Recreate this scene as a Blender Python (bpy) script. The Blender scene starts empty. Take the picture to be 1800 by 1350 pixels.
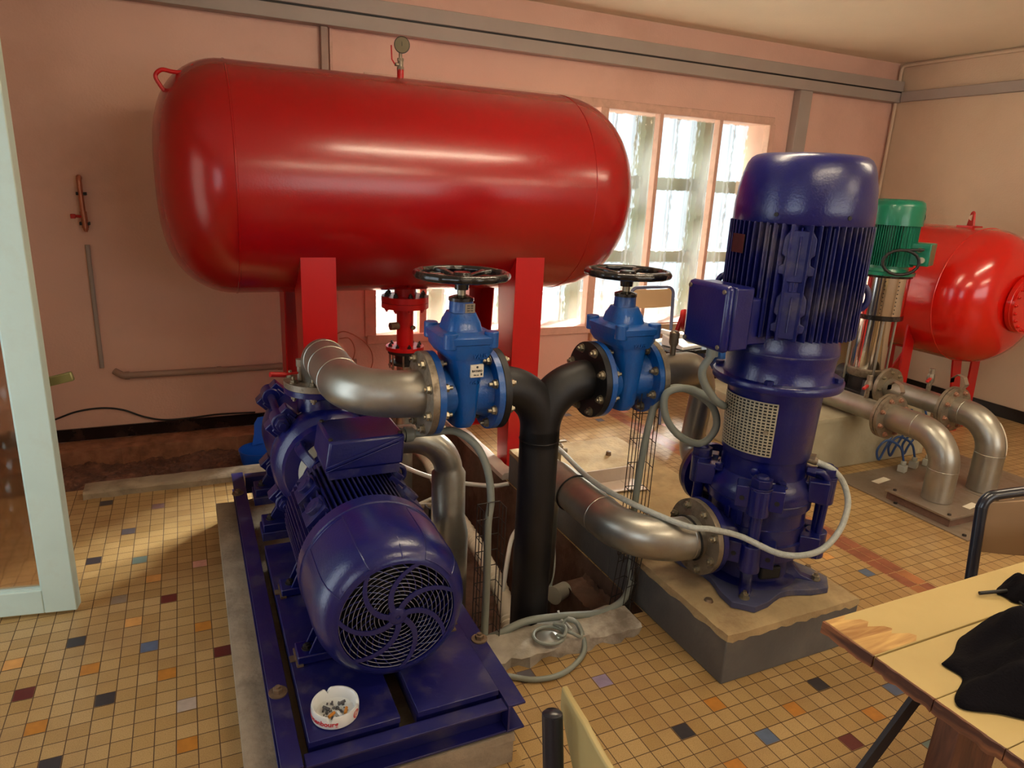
import bpy, bmesh, math, random
from mathutils import Vector, Matrix
random.seed(7)
PI = math.pi
S = bpy.context.scene
COL = S.collection
# ------------------------------------------------------------------ camera, light, exposure
def v3(*a): return Vector(a)
T = 0.052                                     # floor tile size
CAM_H = 27.86 * T
F_PX = 1220.3; PIT = .2808; YAW = .4431; ROL = .0489
_f = v3(math.sin(YAW)*math.cos(PIT), math.cos(YAW)*math.cos(PIT), -math.sin(PIT))
_r0 = v3(math.cos(YAW), -math.sin(YAW), 0); _u0 = _r0.cross(_f)
_r = _r0*math.cos(ROL) + _u0*math.sin(ROL); _u = -_r0*math.sin(ROL) + _u0*math.cos(ROL)
cd = bpy.data.cameras.new('camera'); cam = bpy.data.objects.new('camera', cd); COL.objects.link(cam)
cd.sensor_width = 36; cd.sensor_fit = 'HORIZONTAL'; cd.lens = 36*F_PX/1800; cd.clip_start = .05
cam.matrix_world = Matrix(((_r.x, _u.x, -_f.x, 0), (_r.y, _u.y, -_f.y, 0), (_r.z, _u.z, -_f.z, CAM_H), (0, 0, 0, 1)))
S.camera = cam
S.view_settings.view_transform = 'Standard'; S.view_settings.look = 'None'
S.view_settings.gamma = 1; S.view_settings.use_curve_mapping = False
S.view_settings.exposure = -0.15
W = bpy.data.worlds.new('sky'); S.world = W; W.use_nodes = True
bgn = W.node_tree.nodes['Background']; bgn.inputs[0].default_value = (.87, .94, 1.0, 1); bgn.inputs[1].default_value = 1.5
YB = 4.17; XR = 5.24; XL = -1.32; YF = -2.6; ZC = 2.5      # room shell

def area(name, loc, target, sx, sy, power, col, portal=False):
    l = bpy.data.lights.new(name, 'AREA'); l.shape = 'RECTANGLE'; l.size = sx; l.size_y = sy; l.energy = power; l.color = col
    o = bpy.data.objects.new(name, l); COL.objects.link(o); o.location = loc
    o.rotation_euler = (Vector(target)-Vector(loc)).to_track_quat('-Z', 'Y').to_euler()
    if portal: l.cycles.is_portal = True
    return o
# daylight through the back window, the window in the left wall and the windows behind the camera
sun = bpy.data.lights.new('low_sun', 'SUN'); sun.energy = 135; sun.angle = math.radians(13); sun.color = (1.0, .95, .86)
so_ = bpy.data.objects.new('low_sun', sun); COL.objects.link(so_); so_.location = (7, 8, 4); so_.rotation_euler = Vector((-7, -5.4, -4.0)).to_track_quat('-Z', 'Y').to_euler()
area('sky_portal', (2.48, YB+.24, 1.22), (2.48, 0, 1.22), 3.0, 1.5, 1, (1, 1, 1), portal=True)
area('daylight_left_window', (XL-.25, -.35, 1.5), (1.5, .6, .9), 1.5, 1.1, 20, (.78, .9, 1.0))
area('daylight_front_window', (2.6, YF-.25, 1.6), (2.4, 1.5, 1.9), 3.0, 1.2, 40, (1.0, .94, .84))

area('daylight_doorway', (XL-.35, 2.05, 1.1), (1.5, 2.9, .9), .85, 2.0, 10, (.82, .92, 1.0))

# ------------------------------------------------------------------ materials
def lin(c):
    return tuple(((x/255)/12.92 if x/255 <= .04045 else ((x/255+.055)/1.055)**2.4) for x in c)
MATS = {}
def nt(name):
    m = bpy.data.materials.new(name); m.use_nodes = True
    return m, m.node_tree, m.node_tree.nodes, m.node_tree.links, m.node_tree.nodes['Principled BSDF']
def mat(name, rgb, rough=.5, metal=0, coat=0, var=.12, scale=6, bump=0, bscale=60, spec=.5, dirt=None, dirt_amt=.0, dscale=3, coat_rough=.1, alpha=None):
    """painted / metal / plaster surface: base colour with soft variation, optional dirt or dust patches and a fine bump"""
    m, t, N, L, P = nt(name)
    c = lin(rgb)
    tc = N.new('ShaderNodeTexCoord'); no = N.new('ShaderNodeTexNoise'); no.inputs['Scale'].default_value = scale; no.inputs['Detail'].default_value = 5
    L.new(tc.outputs['Object'], no.inputs['Vector'])
    cr = N.new('ShaderNodeValToRGB')
    cr.color_ramp.elements[0].position = .3; cr.color_ramp.elements[1].position = .7
    cr.color_ramp.elements[0].color = tuple(x*(1-var) for x in c)+(1,); cr.color_ramp.elements[1].color = tuple(min(1, x*(1+var)) for x in c)+(1,)
    L.new(no.outputs['Fac'], cr.inputs[0]); out = cr.outputs[0]
    if dirt:
        n2 = N.new('ShaderNodeTexNoise'); n2.inputs['Scale'].default_value = dscale; n2.inputs['Detail'].default_value = 8; n2.inputs['Roughness'].default_value = .65
        L.new(tc.outputs['Object'], n2.inputs['Vector'])
        r2 = N.new('ShaderNodeValToRGB'); r2.color_ramp.elements[0].position = .5; r2.color_ramp.elements[1].position = .68
        r2.color_ramp.elements[0].color = (0, 0, 0, 1); r2.color_ramp.elements[1].color = (dirt_amt,)*3+(1,)
        L.new(n2.outputs['Fac'], r2.inputs[0])
        mx = N.new('ShaderNodeMixRGB'); mx.inputs[2].default_value = lin(dirt)+(1,)
        L.new(r2.outputs[0], mx.inputs[0]); L.new(out, mx.inputs[1]); out = mx.outputs[0]
        ra = N.new('ShaderNodeMath'); ra.operation = 'MULTIPLY_ADD'; ra.inputs[1].default_value = .5; ra.inputs[2].default_value = rough
        L.new(r2.outputs[0], ra.inputs[0]); L.new(ra.outputs[0], P.inputs['Roughness'])
    else: P.inputs['Roughness'].default_value = rough
    L.new(out, P.inputs['Base Color'])
    P.inputs['Metallic'].default_value = metal
    P.inputs['Specular IOR Level'].default_value = spec
    if coat: P.inputs['Coat Weight'].default_value = coat; P.inputs['Coat Roughness'].default_value = coat_rough
    if bump:
        nb = N.new('ShaderNodeTexNoise'); nb.inputs['Scale'].default_value = bscale; nb.inputs['Detail'].default_value = 3
        L.new(tc.outputs['Object'], nb.inputs['Vector'])
        b = N.new('ShaderNodeBump'); b.inputs['Strength'].default_value = bump; b.inputs['Distance'].default_value = .004
        L.new(nb.outputs['Fac'], b.inputs['Height']); L.new(b.outputs[0], P.inputs['Normal'])
        if coat: L.new(b.outputs[0], P.inputs['Coat Normal'])
    MATS[name] = m
    return m
M_red = mat('red_gloss_paint', (152, 2, 7), .26, coat=.3, var=.06, scale=2, bump=.06, bscale=120, coat_rough=.14)
M_redleg = mat('red_steel_paint', (182, 5, 9), .35, var=.06, scale=3, bump=.05)
M_redold = mat('red_glossy_paint_far', (205, 18, 10), .2, coat=.5, var=.08, scale=2, bump=.04, bscale=30)
M_navy = mat('navy_machine_paint', (9, 15, 88), .28, coat=.3, var=.15, scale=5, bump=.14, bscale=160, dirt=(92, 88, 92), dirt_amt=.10, dscale=9, coat_rough=.2)
M_navydusty = mat('dusty_navy_paint', (13, 17, 82), .38, var=.2, scale=8, bump=.2, bscale=90, dirt=(122, 112, 100), dirt_amt=.40, dscale=7)
M_navyfoot = mat('dust_covered_navy_casting', (64, 66, 96), .6, var=.2, scale=8, bump=.2, bscale=90, dirt=(150, 138, 118), dirt_amt=.6, dscale=6)
M_frame = mat('navy_frame_paint', (20, 20, 84), .4, var=.2, scale=6, bump=.15, bscale=70, dirt=(96, 84, 82), dirt_amt=.35, dscale=10)
M_valve = mat('blue_epoxy_coating', (4, 78, 152), .33, coat=.25, var=.12, scale=8, bump=.25, bscale=140, dirt=(92, 84, 80), dirt_amt=.45, dscale=9)
M_black = mat('black_pipe_paint', (13, 11, 13), .5, var=.3, scale=5, bump=.1, dirt=(50, 44, 42), dirt_amt=.25, dscale=5)
M_blackgloss = mat('black_gloss_casting', (14, 13, 14), .22, coat=.3, var=.3, bump=.15, bscale=50, dirt=(70, 60, 54), dirt_amt=.3, dscale=12)
M_steel = mat('brushed_stainless_steel', (168, 166, 156), .36, metal=.86, var=.14, scale=7, bump=.03, bscale=200, dirt=(128, 104, 80), dirt_amt=.35, dscale=4)
M_steelfl = mat('dull_steel_flange', (150, 138, 120), .5, metal=.8, var=.2, scale=20, bump=.15, bscale=120, dirt=(96, 74, 52), dirt_amt=.6, dscale=18)
M_chrome = mat('polished_steel_sleeve', (205, 200, 192), .12, metal=1, var=.04)
M_bolt = mat('zinc_bolt', (158, 148, 126), .38, metal=.85, var=.2, scale=30, dirt=(84, 60, 40), dirt_amt=.4, dscale=40)
M_boltdark = mat('dark_bolt', (60, 54, 50), .45, metal=.6, var=.2, scale=30)
M_darkiron = mat('dark_iron', (44, 38, 38), .5, metal=.3, var=.3, scale=12, bump=.1)
M_rust = mat('rusty_washer', (118, 98, 78), .6, metal=.5, var=.3, scale=25, dirt=(90, 56, 34), dirt_amt=.6, dscale=30)
M_rubber = mat('black_rubber', (18, 17, 17), .6)
M_green = mat('green_machine_paint', (6, 116, 88), .3, coat=.2, var=.08, scale=6, bump=.05)
M_wall = mat('salmon_plaster', (222, 180, 162), .75, var=.05, scale=1.6, bump=.35, bscale=90, dirt=(172, 128, 108), dirt_amt=.25, dscale=1.3)
M_wallr = mat('beige_plaster', (206, 182, 156), .75, var=.05, scale=1.6, bump=.35, bscale=90, dirt=(176, 146, 120), dirt_amt=.2, dscale=1.3)
M_ceil = mat('cream_ceiling', (238, 228, 204), .8, var=.03, scale=2, bump=.5, bscale=60)
M_duct = mat('grey_plastic_duct', (160, 148, 140), .5, var=.04)
M_conduit = mat('grey_pvc_conduit', (158, 130, 116), .5, var=.06)
M_winframe = mat('pink_painted_frame', (214, 172, 152), .5, var=.08, scale=14, bump=.2, dirt=(150, 120, 90), dirt_amt=.3, dscale=12)
M_sill = mat('weathered_sill', (190, 160, 124), .7, var=.25, scale=12, bump=.5, bscale=40)
M_outside = mat('outside_concrete_bars', (128, 130, 108), .9, var=.1)
M_bars = mat('outside_grille_bars', (176, 184, 188), .6)
M_blacktile = mat('black_skirting_tile', (26, 18, 18), .25, var=.4, scale=6, bump=.2, dirt=(96, 60, 44), dirt_amt=.5, dscale=7)
M_dirt = mat('brown_rubble', (92, 58, 44), .95, var=.45, scale=22, bump=1.0, bscale=38, dirt=(150, 104, 78), dirt_amt=.6, dscale=16)
M_pitwall = mat('rusty_pit_wall', (112, 84, 68), .85, var=.35, scale=9, bump=.6, bscale=40, dirt=(70, 42, 34), dirt_amt=.7, dscale=5)
M_conc = mat('worn_concrete', (150, 134, 112), .8, var=.2, scale=10, bump=.6, bscale=60, dirt=(104, 90, 74), dirt_amt=.6, dscale=8)
M_conctop = mat('sandy_concrete_top', (178, 154, 112), .85, var=.22, scale=14, bump=.6, bscale=70, dirt=(110, 82, 62), dirt_amt=.6, dscale=7)
M_concgrey = mat('grey_painted_concrete', (96, 94, 92), .6, var=.15, scale=6, bump=.3, bscale=60, dirt=(134, 126, 108), dirt_amt=.25, dscale=6)
M_block = mat('pale_plinth_render', (168, 160, 134), .75, var=.1, scale=6, bump=.3, bscale=50, dirt=(140, 130, 104), dirt_amt=.4, dscale=4)
M_curb = mat('whitewashed_curb', (206, 190, 176), .55, var=.1, scale=8, bump=.3, bscale=50)
M_plate = mat('galvanised_plate', (150, 136, 120), .45, metal=.55, var=.15, scale=9, dirt=(120, 96, 76), dirt_amt=.4, dscale=9)
M_cable = mat('grey_cable_sheath', (128, 132, 122), .5, var=.08)
M_cablelt = mat('pale_grey_sheath', (150, 148, 136), .5, var=.08)
M_hose = mat('braided_clear_hose', (182, 186, 178), .35, var=.12, scale=80, bump=.5, bscale=300)
M_white = mat('white_plastic', (222, 222, 216), .4, var=.04)
M_whitehose = mat('ribbed_white_hose', (214, 204, 182), .5, var=.06)
M_copper = mat('copper_pipe', (176, 112, 86), .4, metal=.6, var=.15, scale=20)
M_blackcab = mat('black_cable_sheath', (22, 20, 20), .5)
M_bluecab = mat('blue_cable', (30, 66, 118), .45)
M_mint = mat('mint_door_paint', (196, 216, 206), .4, var=.05, scale=6, bump=.15, bscale=30, dirt=(170, 168, 146), dirt_amt=.25, dscale=6)
M_brass = mat('olive_brass_handle', (150, 146, 96), .35, metal=.6)
M_cream = mat('cream_paint_table', (188, 164, 106), .6, var=.05, scale=4, bump=.1, bscale=60, dirt=(172, 146, 96), dirt_amt=.2, dscale=5)
M_tub = mat('bright_blue_plastic', (18, 92, 214), .35, var=.05)
M_cloth = mat('black_cloth', (13, 10, 14), .95, spec=.12, var=.2, scale=10, bump=.4, bscale=250)
M_chair = mat('dark_blue_tube', (20, 24, 36), .3, coat=.2)
M_chairblue = mat('grey_blue_tube', (84, 92, 122), .35)
M_ply = mat('beige_laminate', (196, 164, 122), .45, var=.06, scale=4)
M_plyedge = mat('yellowed_plywood', (176, 158, 104), .5, var=.12, scale=9)
M_label = mat('paper_label', (226, 218, 198), .6, var=.03)
M_labelred = mat('red_print', (200, 30, 40), .5)
M_labelblk = mat('black_print', (40, 44, 44), .5)
M_plastgrey = mat('light_grey_plastic', (188, 186, 170), .45, var=.05)
M_redplast = mat('red_plastic_grip', (176, 22, 18), .4, var=.1)
M_ash = mat('cigarette_ash', (92, 90, 92), .95, var=.5, scale=200)
M_butt = mat('orange_filter_paper', (206, 132, 46), .8)
M_cabinet = mat('beige_cabinet_paint', (176, 166, 132), .5, var=.04)
M_redbrown = mat('dark_red_plate', (52, 16, 20), .5, var=.3, scale=40)
M_tubeglow, _t, _N, _L, _P = nt('fluorescent_tube')
_P.inputs['Emission Color'].default_value = (1, .82, .58, 1); _P.inputs['Emission Strength'].default_value = 70

def wood(name, c1, c2, sc=(3, 40, 40), rough=.6):
    m, t, N, L, P = nt(name)
    tc = N.new('ShaderNodeTexCoord'); mp = N.new('ShaderNodeMapping'); mp.inputs['Scale'].default_value = sc
    no = N.new('ShaderNodeTexNoise'); no.inputs['Scale'].default_value = 1.5; no.inputs['Detail'].default_value = 8; no.inputs['Distortion'].default_value = 1.2
    cr = N.new('ShaderNodeValToRGB'); cr.color_ramp.elements[0].position = .35; cr.color_ramp.elements[1].position = .65
    cr.color_ramp.elements[0].color = lin(c1)+(1,); cr.color_ramp.elements[1].color = lin(c2)+(1,)
    L.new(tc.outputs['Object'], mp.inputs[0]); L.new(mp.outputs[0], no.inputs['Vector']); L.new(no.outputs['Fac'], cr.inputs[0]); L.new(cr.outputs[0], P.inputs['Base Color'])
    b = N.new('ShaderNodeBump'); b.inputs['Strength'].default_value = .4; b.inputs['Distance'].default_value = .003
    L.new(no.outputs['Fac'], b.inputs['Height']); L.new(b.outputs[0], P.inputs['Normal']); P.inputs['Roughness'].default_value = rough
    return m
M_woodedge = wood('rough_red_brown_wood', (74, 38, 22), (150, 92, 52), (30, 3, 30))
M_woodraw = wood('bare_pine_wood', (150, 104, 52), (206, 166, 100), (4, 30, 30))
M_woodleg = wood('brown_trestle_wood', (70, 40, 26), (110, 66, 42), (30, 30, 4))

def tile_mat():
    m, t, N, L, P = nt('beige_mosaic_floor_tiles')
    uv = N.new('ShaderNodeUVMap'); uv.uv_map = 'tiles'
    br = N.new('ShaderNodeTexBrick'); br.offset = 0; br.squash = 1
    br.inputs['Scale'].default_value = 1; br.inputs['Brick Width'].default_value = 1; br.inputs['Row Height'].default_value = 1
    br.inputs['Mortar Size'].default_value = .028; br.inputs['Mortar Smooth'].default_value = .15; br.inputs['Bias'].default_value = 0
    br.inputs['Color1'].default_value = lin((188, 157, 106))+(1,); br.inputs['Color2'].default_value = lin((168, 135, 84))+(1,); br.inputs['Mortar'].default_value = lin((86, 62, 40))+(1,)
    L.new(uv.outputs[0], br.inputs['Vector'])
    sp = N.new('ShaderNodeTexNoise'); sp.inputs['Scale'].default_value = 22; sp.inputs['Detail'].default_value = 2
    L.new(uv.outputs[0], sp.inputs['Vector'])
    r1 = N.new('ShaderNodeValToRGB'); r1.color_ramp.elements[0].position = .33; r1.color_ramp.elements[1].position = .52
    r1.color_ramp.elements[0].color = (.5, .43, .33, 1); r1.color_ramp.elements[1].color = (1, 1, 1, 1)
    L.new(sp.outputs['Fac'], r1.inputs[0])
    m1 = N.new('ShaderNodeMixRGB'); m1.blend_type = 'MULTIPLY'; m1.inputs[0].default_value = .7
    L.new(br.outputs['Color'], m1.inputs[1]); L.new(r1.outputs[0], m1.inputs[2])
    d = N.new('ShaderNodeTexNoise'); d.inputs['Scale'].default_value = .16; d.inputs['Detail'].default_value = 6; d.inputs['Roughness'].default_value = .6
    L.new(uv.outputs[0], d.inputs['Vector'])
    r2 = N.new('ShaderNodeValToRGB'); r2.color_ramp.elements[0].position = .48; r2.color_ramp.elements[1].position = .72
    r2.color_ramp.elements[0].color = (0, 0, 0, 1); r2.color_ramp.elements[1].color = (.42, .42, .42, 1)
    L.new(d.outputs['Fac'], r2.inputs[0])
    m2 = N.new('ShaderNodeMixRGB'); m2.inputs[2].default_value = lin((128, 92, 62))+(1,)
    L.new(r2.outputs[0], m2.inputs[0]); L.new(m1.outputs[0], m2.inputs[1]); L.new(m2.outputs[0], P.inputs['Base Color'])
    ro = N.new('ShaderNodeMath'); ro.operation = 'MULTIPLY_ADD'; ro.inputs[1].default_value = .5; ro.inputs[2].default_value = .3
    L.new(br.outputs['Fac'], ro.inputs[0]); L.new(ro.outputs[0], P.inputs['Roughness'])
    b = N.new('ShaderNodeBump'); b.inputs['Strength'].default_value = .5; b.inputs['Distance'].default_value = .002; b.invert = True
    L.new(br.outputs['Fac'], b.inputs['Height']); L.new(b.outputs[0], P.inputs['Normal'])
    return m
M_tile = tile_mat()
def glass_mat(name, tint, clear, rough, bump, bs, refr=True):
    """patterned window glass: part of the light passes straight through, the rest is scattered by the rippled face"""
    m, t, N, L, P = nt(name); N.remove(P); out = N['Material Output']
    tr = N.new('ShaderNodeBsdfTransparent'); tr.inputs[0].default_value = tint+(1,)
    rf = N.new('ShaderNodeBsdfRefraction'); rf.inputs['Roughness'].default_value = rough; rf.inputs['IOR'].default_value = 1.18; rf.inputs[0].default_value = tint+(1,)
    tl = N.new('ShaderNodeBsdfTranslucent'); tl.inputs[0].default_value = tint+(1,)
    gl = N.new('ShaderNodeBsdfGlossy'); gl.inputs['Roughness'].default_value = .15
    tc = N.new('ShaderNodeTexCoord'); vo = N.new('ShaderNodeTexVoronoi'); vo.feature = 'SMOOTH_F1'; vo.inputs['Scale'].default_value = bs
    mp = N.new('ShaderNodeMapping'); mp.inputs['Scale'].default_value = (1, 1, .55)
    L.new(tc.outputs['Object'], mp.inputs[0]); L.new(mp.outputs[0], vo.inputs['Vector'])
    b = N.new('ShaderNodeBump'); b.inputs['Strength'].default_value = bump; b.inputs['Distance'].default_value = .006
    L.new(vo.outputs['Distance'], b.inputs['Height'])
    for n in (rf, gl, tl): L.new(b.outputs[0], n.inputs['Normal'])
    a = N.new('ShaderNodeMixShader'); a.inputs[0].default_value = .03; L.new(rf.outputs[0], a.inputs[1]); L.new(tl.outputs[0], a.inputs[2])
    c = N.new('ShaderNodeMixShader'); c.inputs[0].default_value = clear; L.new(a.outputs[0], c.inputs[1]); L.new(tr.outputs[0], c.inputs[2])
    e = N.new('ShaderNodeMixShader'); e.inputs[0].default_value = .06; L.new(c.outputs[0], e.inputs[1]); L.new(gl.outputs[0], e.inputs[2])
    L.new(e.outputs[0], out.inputs[0])
    return m
M_glass = glass_mat('rippled_window_glass', (.90, .96, .97), .36, .24, 1.0, 40)
M_doorglass = glass_mat('hammered_door_glass', (.92, .82, .72), .12, .16, 1.0, 30)

# ------------------------------------------------------------------ mesh helpers
def frame(axis):
    a = Vector(axis).normalized(); up = Vector((0, 0, 1)) if abs(a.z) < .95 else Vector((1, 0, 0))
    x = up.cross(a).normalized(); y = a.cross(x)
    return a, x, y
class B:
    def __init__(s): s.bm = bmesh.new()
    def face(s, vs, mi=0):
        try: f = s.bm.faces.new(vs); f.material_index = mi; return f
        except ValueError: return None
    def poly(s, pts, mi=0): return s.face([s.bm.verts.new(p) for p in pts], mi)
    def box(s, c, d, rz=0, R=None, mi=0):
        R = R or Matrix.Rotation(rz, 3, 'Z'); c = Vector(c)
        v = [s.bm.verts.new(c+R@Vector((x*d[0]/2, y*d[1]/2, z*d[2]/2))) for x in (-1, 1) for y in (-1, 1) for z in (-1, 1)]
        for i in ((0, 1, 3, 2), (4, 6, 7, 5), (0, 4, 5, 1), (2, 3, 7, 6), (0, 2, 6, 4), (1, 5, 7, 3)): s.face([v[k] for k in i], mi)
        return s
    def bb(s, x0, x1, y0, y1, z0, z1): return s.box(((x0+x1)/2, (y0+y1)/2, (z0+z1)/2), (x1-x0, y1-y0, z1-z0))
    def rings(s, rings, close=False, caps=True):
        n = len(rings[0]); V = [[s.bm.verts.new(p) for p in r] for r in rings]
        m = len(V)
        for i in range(m if close else m-1):
            a, b = V[i], V[(i+1) % m]
            for j in range(n): s.face([a[j], a[(j+1) % n], b[(j+1) % n], b[j]])
        if caps and not close: s.face(V[0][::-1]); s.face(V[-1])
        return s
    def lathe(s, o, axis, prof, seg=40, a0=0, a1=2*PI, caps=True, ref=None):
        """prof: (distance along axis, radius)"""
        o = Vector(o); a, x, y = frame(axis)
        R = []
        for t, r in prof:
            r = max(r, 1e-4)
            R.append([o+a*t+x*(r*math.cos(2*PI*j/seg))+y*(r*math.sin(2*PI*j/seg)) for j in range(seg)])
        return s.rings(R, caps=caps)
    def cyl(s, p0, p1, r, r1=None, seg=28):
        p0 = Vector(p0); p1 = Vector(p1)
        return s.lathe(p0, p1-p0, [(0, r), ((p1-p0).length, r if r1 is None else r1)], seg)
    def tube(s, pts, r, seg=12, closed=False, rf=None):
        pts = [Vector(p) for p in pts]; n = len(pts); R = []
        def tan(i):
            a = pts[(i-1) % n] if (closed or i > 0) else pts[i]; b = pts[(i+1) % n] if (closed or i < n-1) else pts[i]
            return (b-a).normalized()
        t = tan(0); _, x, y = frame(t)
        for i in range(n):
            t2 = tan(i); ax = t.cross(t2)
            if ax.length > 1e-7:
                q = Matrix.Rotation(t.angle(t2), 3, ax.normalized()); x = q@x
            t = t2; x = (x-t*x.dot(t)).normalized(); y = t.cross(x)
            rr = rf(i/(n-1)) if rf else r
            R.append([pts[i]+x*(rr*math.cos(2*PI*j/seg))+y*(rr*math.sin(2*PI*j/seg)) for j in range(seg)])
        return s.rings(R, close=closed, caps=not closed)
    def prism(s, poly, o, ax, ay, h):
        """2D polygon in the plane (ax, ay) at o, extruded by the vector h"""
        o = Vector(o); ax = Vector(ax); ay = Vector(ay); h = Vector(h)
        a = [o+ax*p[0]+ay*p[1] for p in poly]
        return s.rings([a, [q+h for q in a]])
    def hexbolt(s, p, axis, r=.012, h=.009, shank=0):
        s.lathe(p, axis, [(0, r), (h, r), (h+.001, r*.85)], 6)
        if shank: s.lathe(Vector(p)+Vector(axis).normalized()*h, axis, [(0, r*.5), (shank, r*.5)], 10)
        return s
    def washer(s, p, axis, r, h=.003): return s.lathe(p, axis, [(0, r), (h, r)], 24)
def catmull(pts, n=8, closed=False):
    P = [Vector(p) for p in pts]; out = []
    m = len(P)
    for i in range(m if closed else m-1):
        p0 = P[(i-1) % m] if (closed or i > 0) else P[0]*2-P[1]
        p1 = P[i]; p2 = P[(i+1) % m]; p3 = P[(i+2) % m] if (closed or i+2 < m) else P[-1]*2-P[-2]
        for k in range(n):
            t = k/n
            out.append(.5*((2*p1)+(-p0+p2)*t+(2*p0-5*p1+4*p2-p3)*t*t+(-p0+3*p1-3*p2+p3)*t**3))
    if not closed: out.append(P[-1])
    return out
def bend(pts, R, n=10):
    """polyline with its corners rounded to radius R (number or list)"""
    P = [Vector(p) for p in pts]; out = [P[0]]
    for i in range(1, len(P)-1):
        r = R[i-1] if isinstance(R, (list, tuple)) else R
        a = (P[i-1]-P[i]).normalized(); b = (P[i+1]-P[i]).normalized(); ang = a.angle(b)
        d = r/math.tan(ang/2); c = P[i]+(a+b).normalized()*(r/math.sin(ang/2))
        s0 = P[i]+a*d-c; s1 = P[i]+b*d-c; tot = s0.angle(s1); ax = s0.cross(s1).normalized()
        for k in range(n+1): out.append(c+Matrix.Rotation(tot*k/n, 3, ax)@s0)
    out.append(P[-1]); return out
def hyp(a): return Vector(a)

ORG = {}
def _mesh(name, b, m, org, smooth=38):
    bm = b.bm
    bmesh.ops.recalc_face_normals(bm, faces=bm.faces)
    bmesh.ops.translate(bm, verts=bm.verts, vec=-org)
    lim = math.radians(smooth)
    for f in bm.faces: f.smooth = True
    for e in bm.edges:
        if len(e.link_faces) == 2: e.smooth = e.calc_face_angle(0) < lim
    me = bpy.data.meshes.new(name); bm.to_mesh(me); bm.free()
    for q in (m if isinstance(m, (list, tuple)) else [m]): me.materials.append(q)
    return me
def _bev(o, w, seg=2):
    if w:
        d = o.modifiers.new('bevel', 'BEVEL'); d.width = w; d.segments = seg; d.limit_method = 'ANGLE'; d.angle_limit = math.radians(40); d.harden_normals = False
def thing(name, label, cat, loc, group=None, kind=None):
    o = bpy.data.objects.new(name, None); COL.objects.link(o); o.location = loc; o.empty_display_size = .05
    o['label'] = label; o['category'] = cat
    if group: o['group'] = group
    if kind: o['kind'] = kind
    ORG[o.name] = Vector(loc); return o
def part(name, b, m, parent, label=None, bevel=0, smooth=38, kind=None):
    org = ORG[parent.name]
    me = _mesh(name, b, m, org, smooth)
    o = bpy.data.objects.new(name, me); COL.objects.link(o); o.parent = parent; ORG[o.name] = org
    if label: o['label'] = label
    if kind: o['kind'] = kind
    _bev(o, bevel); return o
def solo(name, b, m, label=None, cat=None, group=None, kind=None, bevel=0, smooth=38, org=None):
    if org is None:
        xs = [v.co for v in b.bm.verts]
        org = Vector((sum(v.x for v in xs)/len(xs), sum(v.y for v in xs)/len(xs), min(v.z for v in xs)))
    org = Vector(org); me = _mesh(name, b, m, org, smooth)
    o = bpy.data.objects.new(name, me); COL.objects.link(o); o.location = org; ORG[o.name] = org
    if label: o['label'] = label
    if cat: o['category'] = cat
    if group: o['group'] = group
    if kind: o['kind'] = kind
    _bev(o, bevel); return o
def struct(name, b, m, parent=None, bevel=0):
    if parent: return part(name, b, m, parent, bevel=bevel)
    return solo(name, b, m, kind='structure', bevel=bevel, org=(0, 0, 0))
def dup(o, loc=None, parent=None, label=None):
    c = o.copy(); COL.objects.link(c)
    if parent: c.parent = parent
    if loc is not None: c.location = loc
    if label: c['label'] = label
    for ch in list(o.children): dup(ch, parent=c)
    ORG[c.name] = ORG[o.name]
    return c
def text_part(name, txt, size, o, ax, ay, m, parent, depth=.0012, wrap=None, extr=True, spacing=1.0):
    """lettering built as a mesh; ax, ay: writing direction and letter-up direction"""
    cu = bpy.data.curves.new(name, 'FONT'); cu.body = txt; cu.size = size; cu.extrude = depth/2; cu.align_x = 'CENTER'; cu.align_y = 'CENTER'; cu.resolution_u = 3; cu.offset = size*.02; cu.space_character = spacing
    tmp = bpy.data.objects.new(name, cu); COL.objects.link(tmp)
    me = bpy.data.meshes.new_from_object(tmp.evaluated_get(bpy.context.evaluated_depsgraph_get()))
    bpy.data.objects.remove(tmp)
    o = Vector(o); ax = Vector(ax).normalized(); ay = Vector(ay).normalized(); az = ax.cross(ay); org = ORG[parent.name]
    for v in me.vertices:
        x, y, z = v.co
        v.co = (wrap(x, y, z) if wrap else o+ax*x+ay*y+az*z)-org
    me.materials.clear(); me.materials.append(m)
    ob = bpy.data.objects.new(name, me); COL.objects.link(ob); ob.parent = parent; ORG[ob.name] = org
    return ob
def bolts(parent, o, axis, pcd, n, m=None, r=.0125, h=.01, phase=0, shank=.008, name='flange_bolt', both=0):
    """n hex bolts on a pitch circle, each an object of its own; axis points to the side where the heads stand"""
    a, x, y = frame(axis); o = Vector(o)
    for k in range(n):
        t = 2*PI*(k+phase)/n
        b = B(); p = o+x*(pcd*math.cos(t))+y*(pcd*math.sin(t))
        b.washer(p, a, r*1.25); b.hexbolt(p+a*.002, a, r, h, shank)
        part(name, b, m or M_bolt, parent)
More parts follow.
